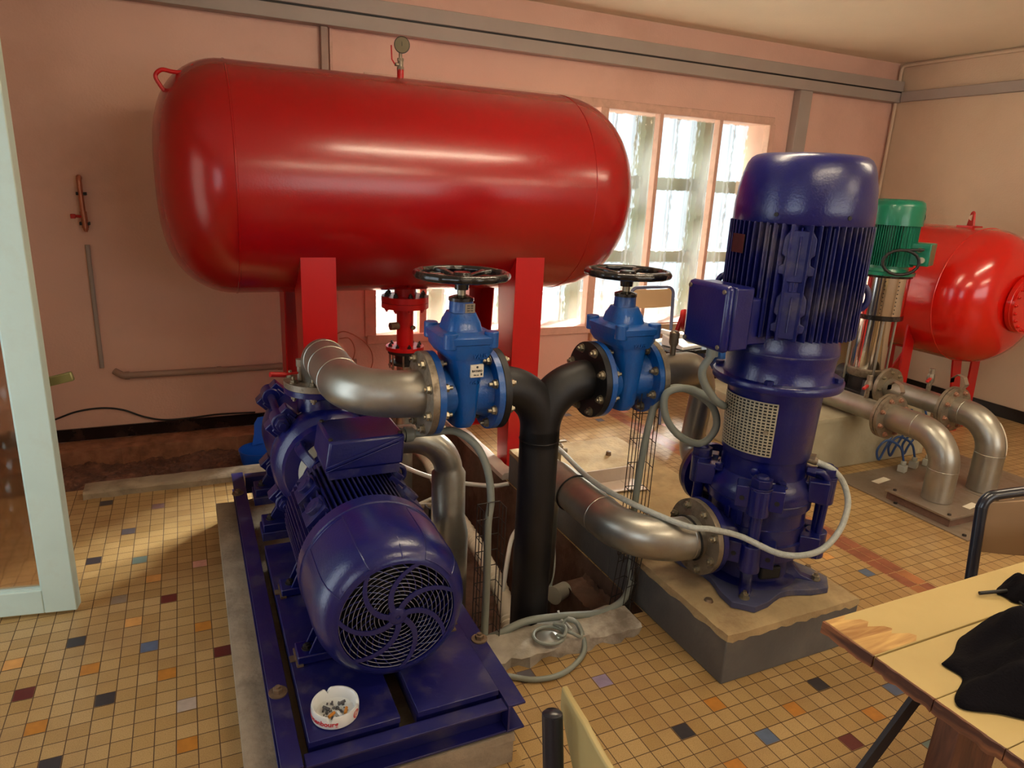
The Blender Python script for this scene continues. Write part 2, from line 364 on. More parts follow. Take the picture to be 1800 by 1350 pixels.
# ------------------------------------------------------------------ the room
ACC = [(0, -6, 62, 'k'), (0, -2, 60, 'p'), (0, -4, 56, 's'), (0, -6, 52, 'k'), (0, -3, 51, 't'), (0, -4, 46, 'g'), (0, -1, 45, 'm'), (0, -6, 42, 'k'), (0, -2, 40, 'b'), (0, 2, 38, 'm'), (0, 1, 41, 'o'), (0, -1, 37, 'o'), (0, -8, 38, 'm'), (0, -5, 39, 'o'), (0, -4, 36, 'k'), (0, -7, 35, 'o'), (0, 0, 34, 'w'), (0, 0, 31, 'o'), (0, -6, 32, 'k'), (0, -9, 41, 'f'), (0, -7, 64, 'p'), (0, -2, 48, 'f'), (0, -3, 43, 'f'), (0, 1, 49, 'r'), (1, 19, 28, 'v'), (1, 21, 23, 'k'), (1, 24, 24, 'o'), (1, 25, 21, 'b'), (1, 28, 22, 'o'), (1, 29, 19, 'm'), (1, 31, 23, 'k'), (1, 32, 20, 'o'), (1, 35, 21, 'b'), (1, 22, 20, 'o'), (1, 15, 30, 's'), (1, 45, 31, 'b'), (1, 44, 34, 'f'), (1, 33, 17, 't'), (1, 41, 72, 'b'), (1, 44, 69, 'b'), (1, 51, 65, 'r'), (1, 49, 71, 'r'), (1, 55, 75, 'r')]
ACOL = dict(k=(52, 48, 52), p=(120, 92, 96), s=(88, 84, 90), t=(104, 122, 116), g=(136, 122, 106), m=(92, 36, 34), b=(86, 100, 124), o=(178, 118, 46), w=(176, 160, 146), f=(206, 150, 84), r=(206, 150, 136), v=(140, 124, 152))
def floor():
    bm = bmesh.new(); uvl = bm.loops.layers.uv.new('tiles')
    offs = ((2.2983, -.6888), (-.879, -.0276))
    def rect(x0, x1, y0, y1, k, z=0, mi=0):
        f = bm.faces.new([bm.verts.new(p) for p in ((x0, y0, z), (x1, y0, z), (x1, y1, z), (x0, y1, z))]); f.material_index = mi
        for l in f.loops: l[uvl].uv = (l.vert.co.x/T+offs[k][0], l.vert.co.y/T+offs[k][1])
    rect(XL, .42, YF, 3.47, 0); rect(.42, .70, YF, YB, 0)
    rect(.70, 1.39, YF, 1.74, 1); rect(.70, 1.39, 4.05, YB, 1); rect(1.39, XR, YF, YB, 1)
    mats = [M_tile]; idx = {}
    for k, c in ACOL.items():
        idx[k] = len(mats); mats.append(mat('floor_tile_'+dict(k='charcoal', p='mauve', s='slate', t='teal', g='grey', m='maroon', b='blue', o='ochre', w='pale', f='apricot', r='rose', v='lilac')[k], c, .38, var=.12, scale=40))
    g = .035
    for s, u, v, c in ACC:
        a, b = offs[s]; x = (u-a)*T; y = (v-b)*T
        rect(x+g*T, x+T-g*T, y+g*T, y+T-g*T, s, .0008, idx[c])
    # two rows of brick-red tiles running from the back wall towards the table
    mats.append(mat('floor_tile_brick_red', (142, 84, 60), .45, var=.3, scale=14)); bi = len(mats)-1
    mats.append(mat('floor_tile_orange_red', (166, 108, 66), .45, var=.2, scale=14)); oi = len(mats)-1
    y = .6; k = 0
    while y < 4.05:
        for j in (0, 1):
            x = 2.475+j*.056; rect(x+.001, x+.054, y+.002, y+.098, 1, .0008, oi if (k*7+j*3) % 5 == 1 else bi)
        y += .1; k += 1
    me = bpy.data.meshes.new('floor'); bm.to_mesh(me); bm.free()
    for m in mats: me.materials.append(m)
    o = bpy.data.objects.new('floor', me); COL.objects.link(o); o['kind'] = 'structure'
floor()
# walls; the back wall is cut for the window
WX0, WX1, WZ0, WZ1 = .99, 3.98, .50, 1.955
b = B(); th = .28
b.bb(XL-.2, WX0, YB, YB+th, -.6, 2.7); b.bb(WX1, XR+.2, YB, YB+th, -.6, 2.7)
b.bb(WX0, WX1, YB, YB+th, -.6, WZ0); b.bb(WX0, WX1, YB, YB+th, WZ1, 2.7)
struct('wall_back', b, M_wall)
b = B(); b.bb(XR, XR+.2, YF-.2, YB, -.1, 2.7); struct('wall_right', b, M_wallr)
b = B(); b.bb(XL-.2, XL, YF-.2, -1.2, -.6, 2.7); b.bb(XL-.2, XL, .5, 1.58, -.1, 2.7); b.bb(XL-.2, XL, 2.54, YB, -.6, 2.7); b.bb(XL-.2, XL, 1.58, 2.54, 2.1, 2.7); b.bb(XL-.2, XL, -1.2, .5, -.1, .95); b.bb(XL-.2, XL, -1.2, .5, 2.1, 2.7)
struct('wall_left', b, M_wallr)
b = B(); b.bb(XL, 1.0, YF-.2, YF, -.1, 2.7); b.bb(4.2, XR, YF-.2, YF, -.1, 2.7); b.bb(1.0, 4.2, YF-.2, YF, -.1, .95); b.bb(1.0, 4.2, YF-.2, YF, 2.2, 2.7)
struct('wall_front', b, M_wallr)
b = B(); b.bb(XL-.2, XR+.2, YF-.2, YB+th, ZC, ZC+.15); struct('ceiling', b, M_ceil)

# window 1: three parts, patterned panes, painted frame
wn = thing('window_1', 'wide pink-framed window with patterned glass behind the red tank', 'window', (2.48, YB, .5), kind='structure')
fr = B(); y0, y1 = YB-.012, YB+.05
fr.bb(WX0-.02, WX1+.03, y0, y1, WZ1-.005, WZ1+.05); fr.bb(WX0-.02, WX1+.03, y0-.012, y1, WZ0-.045, WZ0+.01)
fr.bb(WX0-.03, WX0+.04, y0, y1, WZ0, WZ1); fr.bb(WX1-.005, WX1+.045, y0, y1, WZ0, WZ1)
fr.bb(2.515, 2.575, y0-.01, y1, WZ0, WZ1)
part('window_frame', fr, M_winframe, wn, bevel=.004)
for x, w in ((1.33, .045), (1.93, .045), (3.005, .03), (3.52, .03)):
    b = B(); b.bb(x-w/2, x+w/2, y0+.002, y1, WZ0, WZ1); part('mullion', b, M_winframe, wn, bevel=.003)
xs = [WX0+.04, 1.33, 1.93, 2.515, 3.005, 3.52, WX1]
for i in range(6):
    b = B(); y = YB+.056; b.poly([(xs[i]-.005, y, WZ0), (xs[i+1]+.005, y, WZ0), (xs[i+1]+.005, y, WZ1), (xs[i]-.005, y, WZ1)]); part('pane', b, M_glass, wn)
b = B(); b.bb(2.56, 4.0, YB-.05, YB+.02, .40, .50); part('window_sill', b, M_sill, wn, bevel=.006)
# concrete bars and steel grille outside
ob = thing('outside_window_bars', 'pale concrete lattice outside the patterned window, seen blurred through the glass', 'window grille', (2.5, YB+.5, .3))
b = B()
yb0, yb1 = YB+.33, YB+.43
for x in (1.0, 1.53, 2.06, 2.60, 3.13, 3.66, 4.19): b.bb(x-.055, x+.055, yb0, yb1, .2, 2.15)
for z in (.42, .96, 1.5, 2.04): b.bb(.7, 4.6, yb0+.005, yb1-.005, z-.045, z+.045)
part('lattice', b, M_outside, ob)
b = B()
for k in range(22):
    x = .85+k*.176
    b.cyl((x, YB+.26, .3), (x, YB+.26, 2.1), .008, seg=8)
part('grille_rod', b, M_bars, ob)
b = B(); b.bb(-1, 6.5, YB+3.0, YB+3.1, -1, .25); solo('outside_low_wall', b, mat('outside_rendered_wall', (170, 180, 176), .8), kind='structure', org=(0, 0, 0))
# windows 2 and 3 (in the left wall and behind the camera), they light the room and show in the gloss
for nm, x0, x1, yy, z0, z1, vert in (('window_2', -1.2, .5, XL, .95, 2.1, True), ('window_3', 1.0, 4.2, YF, .95, 2.2, False)):
    b = B()
    n = 4 if vert else 6
    for k in range(n+1):
        q = x0+(x1-x0)*k/n
        if vert: b.bb(XL-.06, XL, q-.025, q+.025, z0, z1)
        else: b.bb(q-.025, q+.025, YF-.06, YF, z0, z1)
    for z in (z0+.02, (z0+z1)/2, z1-.02):
        if vert: b.bb(XL-.055, XL-.005, x0, x1, z-.02, z+.02)
        else: b.bb(x0, x1, YF-.055, YF-.005, z-.02, z+.02)
    struct(nm, b, M_winframe)

b = B(); b.bb(XL-.2, XL+.01, 1.58, 1.62, 0, 2.1); b.bb(XL-.2, XL+.01, 2.50, 2.54, 0, 2.1); b.bb(XL-.2, XL+.01, 1.58, 2.54, 2.06, 2.1); struct('trim_2', b, M_mint)
# grey trunking under the ceiling, along the back wall: two lids with a dark slot between them
t = thing('cable_trunking', 'long grey trunking with a dark slot running along the top of the back wall', 'trunking', (1.9, YB-.04, 2.2))
b = B(); b.bb(XL, XR-.02, YB-.085, YB-.001, 2.285, 2.36); part('upper_lid', b, M_duct, t, bevel=.003)
b = B(); b.bb(XL, XR-.02, YB-.08, YB-.001, 2.275, 2.286); part('slot', b, M_rubber, t)
b = B(); b.bb(XL, XR-.02, YB-.08, YB-.001, 2.205, 2.276); part('lower_lid', b, M_duct, t, bevel=.003)
t = thing('cable_trunking', 'narrow grey trunking strip running along the right wall below the ceiling', 'trunking', (XR-.03, 2, 2.2))
b = B(); b.bb(XR-.04, XR, YF, YB-.085, 2.21, 2.283); part('lid', b, M_duct, t, bevel=.003)
b = B(); b.bb(4.165, 4.285, YB-.07, YB, .02, 2.205); solo('vertical_trunking', b, M_duct, 'vertical grey trunking dropping from the ceiling trunking, right of the window', 'trunking', bevel=.004)
b = B(); b.bb(.735, .775, YB-.04, YB, .02, 2.205); solo('vertical_trunking', b, M_conduit, 'slim vertical duct coming down behind the big red tank, left of the pressure gauge', 'trunking', bevel=.004)
b = B(); b.bb(.785, .80, YB-.02, YB, .02, 2.205); part('white_strip', b, M_winframe, bpy.data.objects['vertical_trunking.001'])
b = B(); b.tube(bend([(XR-.02, .3, 2.478), (XR-.02, YB-.035, 2.478), (XR-.02, YB-.035, .1)], .03), .013, 10)
solo('corner_conduit', b, M_wallr, 'thin painted conduit running under the ceiling and down the far corner', 'conduit')
for nm, x0, x1, yy in (): pass
b = B(); b.bb(XL, WX1+2, YB-.012, YB, .0, .068)
struct('baseboard_back', b, M_blacktile)
b = B(); b.bb(XR-.012, XR, YF, YB, 0, .085); struct('baseboard_right', b, mat('glossy_black_skirting', (20, 16, 16), .2, var=.3))

M_ledge = mat('sandy_crumbling_ledge', (150, 100, 72), .9, var=.3, scale=14, bump=.8, bscale=50, dirt=(90, 54, 40), dirt_amt=.6, dscale=9)
# pit along the back wall and cable trench in the middle
b = B(); rnd = random.Random(21); nx, ny = 150, 44; G = []
for i in range(nx+1):
    row = []
    for k in range(ny+1):
        x = XL+(.42-XL)*i/nx; y = 3.47+.62*k/ny
        row.append(b.bm.verts.new((x, y, -.085+.010*math.sin(9*x+5*y)+.008*math.sin(23*x-17*y)+(rnd.random()-.5)*.016)))
    G.append(row)
for i in range(nx):
    for k in range(ny): b.face([G[i][k], G[i+1][k], G[i+1][k+1], G[i][k+1]])
o = solo('pit_rubble', b, M_dirt, 'brown rubble bed of the shallow pit along the back wall', 'rubble', kind='stuff')
b = B()
b.poly([(XL, 3.47, 0), (.42, 3.47, 0), (.42, 3.47, -.16), (XL, 3.47, -.16)]); b.poly([(.42, 3.47, 0), (.42, 4.08, 0), (.42, 4.08, -.16), (.42, 3.47, -.16)])
# trench
X0, X1, Y0, Y1, ZT = .70, 1.39, 1.74, 4.05, -.62
b.poly([(X0, Y0, 0), (X0, Y1, 0), (X0, Y1, ZT), (X0, Y0, ZT)]); b.poly([(X1, Y0, 0), (X1, Y1, 0), (X1, Y1, ZT), (X1, Y0, ZT)])
b.poly([(X0, Y0, 0), (X1, Y0, 0), (X1, Y0, ZT), (X0, Y0, ZT)]); b.poly([(X0, Y1, 0), (X1, Y1, 0), (X1, Y1, ZT), (X0, Y1, ZT)]); b.poly([(X0, Y0, ZT), (X1, Y0, ZT), (X1, Y1, ZT), (X0, Y1, ZT)])
struct('trim_1', b, M_pitwall)
def rough_strip(x0, x1, y0, y1, z0, z1, n, amp, seed, along='x'):
    """a hand-cast kerb: a long block with an uneven top and edges"""
    rnd = random.Random(seed); b = B(); R = []
    for k in range(n+1):
        t = k/n; j = lambda: (rnd.random()-.5)*amp
        if along == 'x':
            x = x0+(x1-x0)*t; R.append([(x, y0+j(), z0), (x, y0+j()*.7, z1*.75), (x, y0+.012+j()*.5, z1+j()*.3), (x, y1-.012+j()*.5, z1+j()*.3), (x, y1+j(), z1*.75), (x, y1, z0)])
        else:
            y = y0+(y1-y0)*t; R.append([(x0, y, z0), (x0+j()*.7, y, z1*.75), (x0+.012+j()*.5, y, z1+j()*.3), (x1-.012+j()*.5, y, z1+j()*.3), (x1+j(), y, z1*.75), (x1, y, z0)])
    return b.rings(R)
solo('low_kerb', rough_strip(-.50, .42, 3.35, 3.47, 0, .035, 24, .012, 3), M_conc, 'low worn concrete kerb between the tiles and the rubble pit', 'kerb')
solo('low_kerb', rough_strip(XL, .42, 4.0, 4.168, -.10, -.006, 60, .03, 5), M_ledge, 'crumbling concrete ledge under the black skirting tiles', 'kerb')
solo('low_kerb', rough_strip(.68, 1.30, 1.63, 1.765, 0, .05, 22, .03, 9), mat('pale_rough_mortar', (170, 160, 144), .8, var=.35, scale=8, bump=1, bscale=40, dirt=(96, 80, 64), dirt_amt=.7, dscale=6), 'rough grey mortar kerb at the near end of the trench', 'kerb')
solo('trench_kerb', rough_strip(1.372, 1.446, 2.95, 4.05, 0, .035, 24, .006, 11, 'y'), M_curb, 'whitewashed kerb along the trench, beside the right legs of the tank', 'kerb')
solo('trench_ledge', rough_strip(1.27, 1.388, 1.80, 2.14, -.22, -.09, 24, .02, 12, 'y'), M_pitwall, 'crumbling ledge inside the trench below the grey plinth', 'ledge')
# plinths
def plinth(name, x0, x1, y0, y1, h, ms, mt, label, r=.012, seed=1):
    rnd = random.Random(seed); t = thing(name, label, 'plinth', ((x0+x1)/2, (y0+y1)/2, 0))
    b = B(); b.bb(x0, x1, y0, y1, 0, h-.012); part('side_wall', b, ms, t, bevel=.004)
    b = B(); n = 26; V = {}
    R = []
    for i in range(n+1):
        x = x0+(x1-x0)*i/n; row = []
        for k in range(n+1):
            y = y0+(y1-y0)*k/n; e = min(i, k, n-i, n-k)
            row.append(b.bm.verts.new((x, y, h+(rnd.random()-.5)*.004-(.006 if e == 0 else 0))))
        R.append(row)
    for i in range(n):
        for k in range(n): b.face([R[i][k], R[i+1][k], R[i+1][k+1], R[i][k+1]])
    rim = [R[i][0] for i in range(n+1)]+[R[n][k] for k in range(1, n+1)]+[R[i][n] for i in range(n-1, -1, -1)]+[R[0][k] for k in range(n-1, 0, -1)]
    low = [b.bm.verts.new((v.co.x, v.co.y, h-.03+(rnd.random()-.5)*.012)) for v in rim]
    c = Vector(((x0+x1)/2, (y0+y1)/2, 0))
    for v in low:
        d = .002
        v.co.x += d if v.co.x > c.x+.99*(x1-x0)/2 else (-d if v.co.x < c.x-.99*(x1-x0)/2 else 0)
        v.co.y += d if v.co.y > c.y+.99*(y1-y0)/2 else (-d if v.co.y < c.y-.99*(y1-y0)/2 else 0)
    m = len(rim)
    for i in range(m): b.face([rim[i], rim[(i+1) % m], low[(i+1) % m], low[i]])
    part('top_slab', b, mt, t); return t
plinth('concrete_plinth', 1.392, 1.955, 1.335, 1.98, .18, M_concgrey, M_conctop, 'grey-sided concrete plinth with a sandy top under the upright blue pump', seed=2)
plinth('concrete_plinth', 1.395, 2.03, 1.984, 2.93, .176, M_concgrey, M_conctop, 'sandy concrete slab carrying a steel angle, behind the upright blue pump', seed=3)
plinth('concrete_plinth', .035, .675, 1.305, 2.93, .098, M_conc, M_conc, 'worn concrete plinth under the blue steel base frame', seed=4)
plinth('pump_block', 2.86, 3.95, 2.5, 3.35, .31, M_block, M_block, 'pale rendered block carrying the green pump', seed=5)
b = B(); b.prism([(0, 0), (.30, 0), (.30, .006), (.006, .006), (.006, .07), (0, .07)], (1.44, 2.40, .18), (0, 0, 0), (0, 0, 1), (0, 0, 0)) if 0 else None
b = B(); b.bb(1.44, 1.77, 2.40, 2.406, .182, .25); b.bb(1.44, 1.70, 2.30, 2.40, .182, .188); b.bb(1.70, 1.77, 2.28, 2.40, .182, .188)
solo('steel_angle', b, M_curb, 'pale steel angle lying on the sandy concrete slab behind the black pipe', 'steel angle', bevel=.002)

# door on the left, standing open
dv = Vector((-.987, .16, 0)).normalized(); dn = Vector((.16, .987, 0)).normalized()
D0 = Vector((-.42, 2.415, .012)); Wd, Hd, th = .86, 2.05, .045
dr = thing('door_1', 'mint glazed door standing open at the left edge', 'door', tuple(D0), kind='structure')
def dpt(u, n, z): return D0+dv*u+dn*n+Vector((0, 0, z))
def dbox(b, u0, u1, n0, n1, z0, z1):
    Rm = Matrix((dv, dn, Vector((0, 0, 1)))).transposed()
    b.box(dpt((u0+u1)/2, (n0+n1)/2, (z0+z1)/2), (u1-u0, n1-n0, z1-z0), R=Rm)
b = B(); dbox(b, 0, .095, 0, th, 0, Hd); dbox(b, Wd-.095, Wd, 0, th, 0, Hd); dbox(b, .095, Wd-.095, 0, th, 0, .085); dbox(b, .095, Wd-.095, 0, th, Hd-.1, Hd)
part('door_frame', b, M_mint, dr, bevel=.003)
b = B(); dbox(b, .09, Wd-.09, .02, .026, .08, Hd-.09); part('door_glass', b, M_doorglass, dr)
b = B(); dbox(b, .088, .10, .006, .02, .08, Hd-.09); dbox(b, .095, Wd-.095, .006, .02, .08, .093); part('glazing_bead', b, M_mint, dr, bevel=.002)
b = B(); h0 = dpt(.045, th, .78)
Rm = Matrix((dv, dn, Vector((0, 0, 1)))).transposed()
b.cyl(h0, h0+dn*.05, .011); b.box(h0+dn*.055-dv*.03-Vector((0, 0, .012)), (.13, .016, .03), R=Rm@Matrix.Rotation(.25, 3, 'Y'))
part('door_handle', b, M_brass, dr, bevel=.004)

# fluorescent fittings on the ceiling
for i, (x, y, rz) in enumerate(((1.45, 1.9, 0), (3.6, 1.1, 0), (1.3, .1, 0), (3.5, -1.3, 0))):
    t = thing('ceiling_light', ('fluorescent ceiling fitting above the blue valves', 'fluorescent ceiling fitting above the tiled aisle', 'fluorescent ceiling fitting above the camera', 'fluorescent ceiling fitting over the table end of the room')[i], 'ceiling light', (x, y, ZC-.09))
    b = B(); b.bb(x-.62, x+.62, y-.05, y+.05, ZC-.05, ZC); part('housing', b, M_white, t, bevel=.006)
    b = B(); b.cyl((x-.59, y, ZC-.075), (x+.59, y, ZC-.075), .013, seg=16); part('tube', b, M_tubeglow, t)
    area('ceiling_light_glow', (x, y, ZC-.10), (x, y, 0), 1.2, .05, 9, (1, .84, .62))
# ------------------------------------------------------------------ big red tank
def dish(R, depth, n=14):
    """torispherical end: list of (axial offset from the weld, radius), from the weld to the pole"""
    out = []
    for k in range(n+1):
        t = PI/2*k/n; out.append((depth*math.sin(t)**1.0, R*math.cos(t)**.62 if k < n else 0))
    return out
def tank_body(x0, x1, R, d0, d1, o, axis):
    """x0, x1: welds along the axis"""
    prof = [(x0-a, r) for a, r in reversed(dish(R, d0))]+[(x0+.001, R)]+[(x0+(x1-x0)*k/6, R) for k in range(1, 6)]+[(x1-.001, R)]+[(x1+a, r) for a, r in dish(R, d1)]
    return B().lathe(o, axis, prof, 96, caps=False)
TY, TZ, TR = 3.5, 1.402, .503
tk = thing('pressure_tank', 'large glossy red horizontal tank on four tall legs in front of the window', 'tank', (1.05, TY, 0))
part('tank_shell', tank_body(.20, 1.83, TR, .30, .36, (0, TY, TZ), (1, 0, 0)), M_red, tk, smooth=60)
for x in (.20, 1.83):
    b = B(); b.lathe((x, TY, TZ), (1, 0, 0), [(-.006, TR-.002), (-.003, TR+.0025), (.003, TR+.0025), (.006, TR-.002)], 96, caps=False); part('weld_seam', b, M_red, tk)
# lifting handle on the left dish
b = B(); c = Vector((-.03, TY-.03, 1.76))
pts = [(.085, 3.35, 1.85), (.045, 3.35, 1.822), (.005, 3.35, 1.818), (-.035, 3.35, 1.822), (-.06, 3.35, 1.797), (-.045, 3.35, 1.762), (-.022, 3.35, 1.722), (-.042, 3.35, 1.67)]
b.tube(catmull(pts, 5), .0085, 10); part('lifting_handle', b, M_redleg, tk)
# legs: folded steel channels
for (x, y, sgn, ztop) in ((.38, 3.10, 1, 1.15), (1.40, 3.10, 1, 1.16), (.38, 3.90, -1, 1.15), (1.40, 3.90, -1, 1.16)):
    b = B(); w = .155 if x > 1 else .15
    fx = x+.06
    b.bb(fx, fx+w, y-.004, y+.004, .008, ztop)                      # face plate
    # side web follows the shell at its top
    prof = []
    web = []
    dpt_ = .20
    ys = [y, y+sgn*dpt_]
    n = 12
    top = [(y+sgn*dpt_*k/n, TZ-math.sqrt(max(TR*TR-(y+sgn*dpt_*k/n-TY)**2, 0))+.004) for k in range(n+1)]
    poly = [(y, .008)]+[(y, ztop)]+[(a, min(ztop, z)) for a, z in top[1:]]+[(y+sgn*.12, .008)]
    b.prism(poly, (fx-.0, 0, 0), (0, 1, 0), (0, 0, 1), (.007, 0, 0)); b.prism(poly, (fx+w-.007, 0, 0), (0, 1, 0), (0, 0, 1), (.007, 0, 0))
    b.bb(fx-.01, fx+w+.01, min(y-.01, y+sgn*.13), max(y+.01, y+sgn*.13), 0, .008)
    b.bb(fx-.004, fx+w+.004, min(y-.006*sgn, y+sgn*.055), max(y-.006*sgn, y+sgn*.055), ztop-.006, ztop+.006) 
    part('leg', b, M_redleg, tk)
# bottom nozzle
b = B(); b.cyl((1.02, TY, .93), (1.02, TY, .848), .055, seg=40); b.lathe((1.02, TY, .832), (0, 0, 1), [(0, .122), (.03, .122), (.031, .058)], 48); part('bottom_nozzle', b, M_redleg, tk)
# gauge on top
g = B(); g.cyl((.992, TY, 1.89), (.992, TY, 1.945), .016); go = part('gauge_stub', g, M_redleg, tk)
g = B(); g.cyl((.992, TY, 1.94), (.992, TY, 1.995), .0135, seg=18); g.lathe((.992, TY, 1.94), (0, 0, 1), [(0, .017), (.016, .017)], 6); g.lathe((.992, TY, 1.982), (0, 0, 1), [(0, .016), (.012, .016)], 6); g.cyl((.992, TY, 1.965), (.965, TY-.004, 1.965), .008); g.cyl((.992, TY, 1.99), (.992, TY, 2.02), .008)
ga = part('shutoff_valve', g, M_steelfl, tk)
g = B(); g.tube([(.962, TY-.006, 1.966), (.948, TY-.008, 1.985), (.945, TY-.008, 2.045)], .0035, 8); part('lever', g, M_redleg, ga)
g = B(); ax = Vector((-.30, -1, -.10)).normalized(); gc = Vector((.998, TY-.004, 2.052))
g.lathe(gc-ax*.012, ax, [(0, .034), (.004, .037), (.024, .037), (.026, .034)], 40); gd = part('gauge_case', g, M_boltdark, tk)
g = B(); g.lathe(gc+ax*.0142, ax, [(0, .0335), (.0005, .0335)], 40); part('dial', g, mat('aged_gauge_dial', (122, 112, 84), .3, coat=.3), gd)
g = B(); g.box(gc+ax*.0155+Vector((0, 0, .008)), (.003, .001, .026)); part('pointer', g, M_rubber, gd)

# red spool, strainer and pipe below the tank
t = thing('tank_outlet_pipe', 'red flanged outlet spool with a steel pipe dropping into the trench under the tank', 'pipe', (1.02, TY, -.55))
cx = 1.02
b = B(); b.lathe((cx, TY, .802), (0, 0, 1), [(0, .122), (.028, .122)], 48); f1 = part('top_flange', b, M_redleg, t); bolts(f1, (cx, TY, .864), (0, 0, 1), .098, 8, M_boltdark, .011, .012); bolts(f1, (cx, TY, .801), (0, 0, -1), .098, 8, M_redleg, .011, .01, name='flange_nut')
b = B(); b.lathe((cx, TY, .585), (0, 0, 1), [(0, .044), (.0, .044), (.217, .044)], 36); part('spool', b, M_redleg, t)
b = B(); b.cyl((cx-.04, TY-.01, .705), (cx-.085, TY-.02, .705), .02); part('side_plug', b, M_rust, t)
b = B(); b.cyl((cx+.028, TY-.04, .70), (cx+.03, TY-.056, .70), .011); part('side_plug', b, M_rust, t)
b = B(); b.lathe((cx, TY, .575), (0, 0, 1), [(0, .1), (.02, .1)], 48); f2 = part('lower_flange', b, M_redleg, t); bolts(f2, (cx, TY, .596), (0, 0, 1), .08, 8, M_boltdark, .009, .008)
b = B(); b.lathe((cx, TY, .495), (0, 0, 1), [(0, .075), (.014, .078), (.016, .052), (.06, .05), (.062, .09), (.078, .09)], 40); wf = part('wafer_valve', b, M_darkiron, t)
for k in range(8):
    a = 2*PI*(k+.5)/8; b = B(); p = Vector((cx+.08*math.cos(a), TY+.08*math.sin(a), .47)); b.cyl(p, p+Vector((0, 0, .11)), .0055, seg=8); b.hexbolt(p+Vector((0, 0, .012)), (0, 0, 1), .009, .009); part('threaded_rod', b, M_bolt, wf)
b = B(); b.cyl((cx, TY, -.55), (cx, TY, .495), .044, seg=36); part('pipe', b, M_steel, t)

# ------------------------------------------------------------------ far red tank on the right
AX, AZ, AR = 4.42, .915, .41
t2 = thing('pressure_tank', 'smaller glossy red tank with a bolted manhole, behind the green pump by the right wall', 'tank', (AX, 3.3, 0))
part('tank_shell', tank_body(2.68, 3.45, AR, .27, .2, (AX, 0, AZ), (0, 1, 0)), M_redold, t2, smooth=60)
b = B(); b.lathe((AX, 2.68, AZ), (0, 1, 0), [(-.005, AR-.002), (-.002, AR+.003), (.002, AR+.003), (.005, AR-.002)], 80, caps=False); part('weld_seam', b, M_redold, t2)
b = B(); b.lathe((AX, 2.50, AZ), (0, -1, 0), [(0, .145), (.095, .145), (.096, .172), (.120, .172), (.122, .169), (.140, .169), (.141, .12)], 56); mh = part('manhole', b, M_redold, t2)
bolts(mh, (AX, 2.360, AZ), (0, -1, 0), .152, 20, M_redold, .010, .008, name='manhole_bolt', shank=.006)
b = B(); pl = [(-.055, 0), (-.03, .07), (-.022, .088), (0, .098), (.022, .088), (.03, .07), (.05, 0)]
b.prism(pl, (AX, 2.82, AZ+AR-.004), (.6, .8, 0), (0, 0, 1), (.008, -.006, 0)); b.bb(AX-.05, AX+.05, 2.77, 2.87, AZ+AR-.01, AZ+AR+.006)
lg = part('lifting_lug', b, M_redleg, t2)
b = B(); b.cyl((AX-.006, 2.812, AZ+AR+.055), (AX-.008, 2.809, AZ+AR+.055), .018, seg=20); part('lug_hole', b, M_wallr, lg)
for (xt, yt, zt), (xb, yb) in (((4.10, 2.83, .72), (4.12, 2.83)), ((4.38, 3.0, .53), (4.34, 3.22)), ((4.47, 2.74, .53), (4.56, 2.72)), ((4.70, 2.76, .62), (4.74, 2.76)), ((4.10, 3.40, .72), (4.08, 3.40)), ((4.72, 3.40, .68), (4.76, 3.40))):
    b = B(); w = .042; b.rings([[(xb-w, yb, 0), (xb+w, yb, 0), (xb+w, yb+.012, 0), (xb-w, yb+.012, 0)], [(xt-w, yt, zt), (xt+w, yt, zt), (xt+w, yt+.012, zt), (xt-w, yt+.012, zt)]])
    part('leg', b, M_redleg, t2)
b = B(); q = (AX+.30, 2.515, 1.16)
# sticker on the near dish
n = Vector((.45, -.78, .42)).normalized(); ux = Vector((0, 0, 1)).cross(n).normalized(); uy = n.cross(ux)
sx = Vector((AX+.20, 2.475, AZ+.235))
b = B(); b.prism([(-.045, -.06), (.045, -.06), (.045, .06), (-.045, .06)], sx, ux, uy, n*.001); part('sticker', b, M_label, t2)

# ------------------------------------------------------------------ green pump
GX, GY, GZ = 3.68, 2.78, .31
gp = thing('vertical_pump', 'slim upright pump with a green motor and polished steel sleeve on the pale block', 'pump', (GX, GY, GZ))
b = B(); b.bb(GX-.15, GX+.15, GY-.15, GY+.15, GZ, GZ+.025); b.bb(GX-.12, GX+.12, GY-.12, GY+.12, GZ+.02, GZ+.05)
for sx in (-1, 1):
    for sy in (-1, 1): b.rings([[(GX+sx*.11-.02, GY+sy*.11-.02, GZ+.02), (GX+sx*.11+.02, GY+sy*.11-.02, GZ+.02), (GX+sx*.11+.02, GY+sy*.11+.02, GZ+.02), (GX+sx*.11-.02, GY+sy*.11+.02, GZ+.02)], [(GX+sx*.08-.015, GY+sy*.08-.015, GZ+.12), (GX+sx*.08+.015, GY+sy*.08-.015, GZ+.12), (GX+sx*.08+.015, GY+sy*.08+.015, GZ+.12), (GX+sx*.08-.015, GY+sy*.08+.015, GZ+.12)]])
b.cyl((GX, GY, GZ+.03), (GX, GY, GZ+.15), .085, seg=32); b.cyl((GX, GY+.17, GZ+.10), (GX, GY-.17, GZ+.10), .06, seg=32)
part('pump_foot', b, M_darkiron, gp, bevel=.004)
b = B(); b.lathe((GX, GY, GZ+.13), (0, 0, 1), [(0, .10), (.02, .112), (.045, .112), (.05, .103)], 48); part('lower_collar', b, M_steelfl, gp)
b = B(); b.cyl((GX, GY, GZ+.17), (GX, GY, .80), .098, seg=64); part('stage_casing', b, M_chrome, gp)
